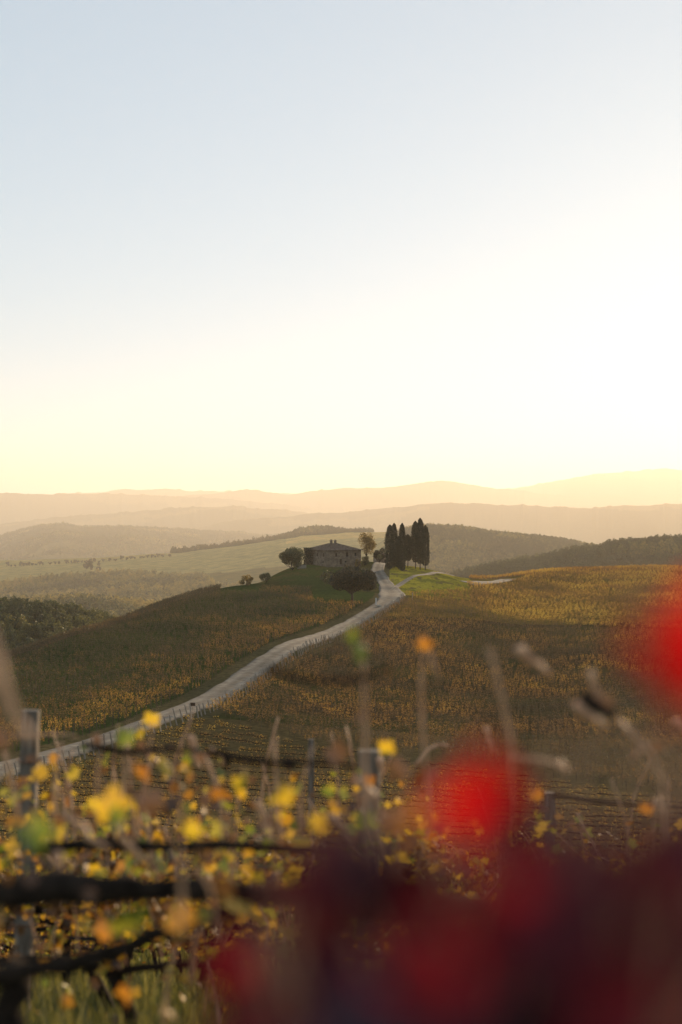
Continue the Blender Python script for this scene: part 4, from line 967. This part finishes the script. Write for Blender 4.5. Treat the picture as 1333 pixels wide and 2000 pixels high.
for a in ((1120, 1614, 5, 24, 'orangeleaf'), (1054, 1292, 3.1, 26, 'brownleaf'), (1292, 1456, 3.0, 46, 'brownleaf'), (1048, 1550, 5, 34, 'orangeleaf'), (1262, 1576, 4, 34, 'orangeleaf'), (1265, 1630, 4, 36, 'brownleaf'), (1200, 1660, 4, 30, 'brownleaf'), (1180, 1372, 2.7, 44, 'brownleaf')): leaf(VCN, *a)
def clutter(v, n, x0, x1, y0, y1, Y0, Y1, mats, seed, canes=8):
    r = random.Random(seed); PP = []; SS = []
    for k in range(n):
        Yk = r.uniform(Y0, Y1); PP.append(np.array(W(r.uniform(x0, x1), y0 + (y1 - y0) * r.random() ** .72, Yk) - Vector(v.location))); SS.append(r.uniform(.028, .085))
    V, Ft = leaf_arrays(np.array(PP), np.array(SS), seed); link(bpy.data.objects.new('foliage', tri_mesh('foliage', V, Ft, M['vineleaf'])), v)
    for k in range(canes):
        x = r.uniform(x0, x1); y = r.uniform(y0 + 60, y1); d = r.uniform(-50, 50); h = r.uniform(70, 170)
        cane(v, [(x, y + 60), (x + d * .3, y - h * .4), (x + d, y - h)], r.uniform(Y0, Y1), r.uniform(.003, .006))
clutter(VA, 420, -20, 440, 1455, 1760, 4.0, 7.6, ['yellowleaf', 'orangeleaf', 'brownleaf', 'brownleaf', 'greenleaf'], 31, 22)
clutter(VA, 26, -20, 450, 1800, 2000, 3.2, 6.5, ['yellowleaf', 'orangeleaf', 'brownleaf', 'brownleaf', 'greenleaf'], 32, 5)
clutter(VB, 400, 400, 860, 1490, 1770, 4.0, 7.6, ['yellowleaf', 'orangeleaf', 'brownleaf', 'brownleaf', 'greenleaf'], 33, 22)
clutter(VCN, 40, 900, 1330, 1540, 1720, 4.5, 7.5, ['orangeleaf', 'brownleaf', 'brownleaf', 'yellowleaf'], 34, 7)
clutter(VA, 16, -20, 480, 1670, 1830, 2.1, 2.45, ['yellowleaf'], 35, 2)
VR = fg_vine('vine shoot right in front, wine leaves coloured dark for shade, two scarlet leaves', 1000, .75)
cane(VR, [(1500, 2700), (1300, 2300), (1150, 2080), (1040, 1900), (960, 1720), (935, 1560)], [.9, .85, .8, .75, .68, .62], .0035)
cane(VR, [(1560, 2500), (1480, 2000), (1420, 1600), (1330, 1300)], [.9, .8, .7, .62], .0035)
leaf(VR, 938, 1548, .55, 225, 'redleaf', 4, face=.95); leaf(VR, 1332, 1262, .50, 330, 'redleaf', 9, face=.95)
leaf(VR, 470, 1880, .62, 100, 'crimsonleaf', 5); leaf(VR, 800, 1590, .9, 80, 'orangeleaf', 8); leaf(VR, 1035, 1545, .7, 80, 'shadedwineleaf', 15)
r = random.Random(5)
for n_ in range(80):
    px = r.uniform(490, 1500); topy = np.interp(px, [470, 560, 650, 800, 950, 1030, 1120, 1230, 1333, 1500], [1880, 1790, 1740, 1720, 1700, 1720, 1780, 1760, 1690, 1620]); py = topy + r.uniform(0, 1) ** .9 * (2250 - topy)
    Y = r.uniform(.40, .85); mm = r.choices(['shadedwineleaf', 'crimsonleaf', 'shadedpurpleleaf', 'brownleaf'], [.62, .14, .22, .02])[0]
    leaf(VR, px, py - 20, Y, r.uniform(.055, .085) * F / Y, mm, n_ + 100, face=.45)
leaf(VR, 975, 1775, .42, 220, 'crimsonleaf', 501, face=.6); leaf(VR, 860, 1900, .40, 260, 'crimsonleaf', 502, face=.6); leaf(VR, 1240, 1840, .42, 240, 'shadedwineleaf', 503, face=.6); leaf(VR, 1310, 1660, .42, 200, 'shadedwineleaf', 504, face=.6); leaf(VR, 700, 1700, .45, 220, 'shadedpurpleleaf', 505, face=.6)
# ------------------------------------------------------------------ haze
def haze():
    m, N, L, out = newmat('haze_air')
    v = N.new('ShaderNodeVolumePrincipled'); v.inputs['Color'].default_value = (1.0, .93, .82, 1)
    v.inputs['Density'].default_value = .60e-4; v.inputs['Anisotropy'].default_value = .36
    L.new(v.outputs[0], out.inputs['Volume'])
    mb = MB(); zb = float(GZ.min()) - 1; zt = float(max(GZ.max(), 0)) + 12
    mb.box((0, 0, (zb + zt) / 2), (64000, 64000, zt - zb)); print('haze', zb, zt)
    o = mb.build('haze', m); tag(o, kind='stuff')
haze()
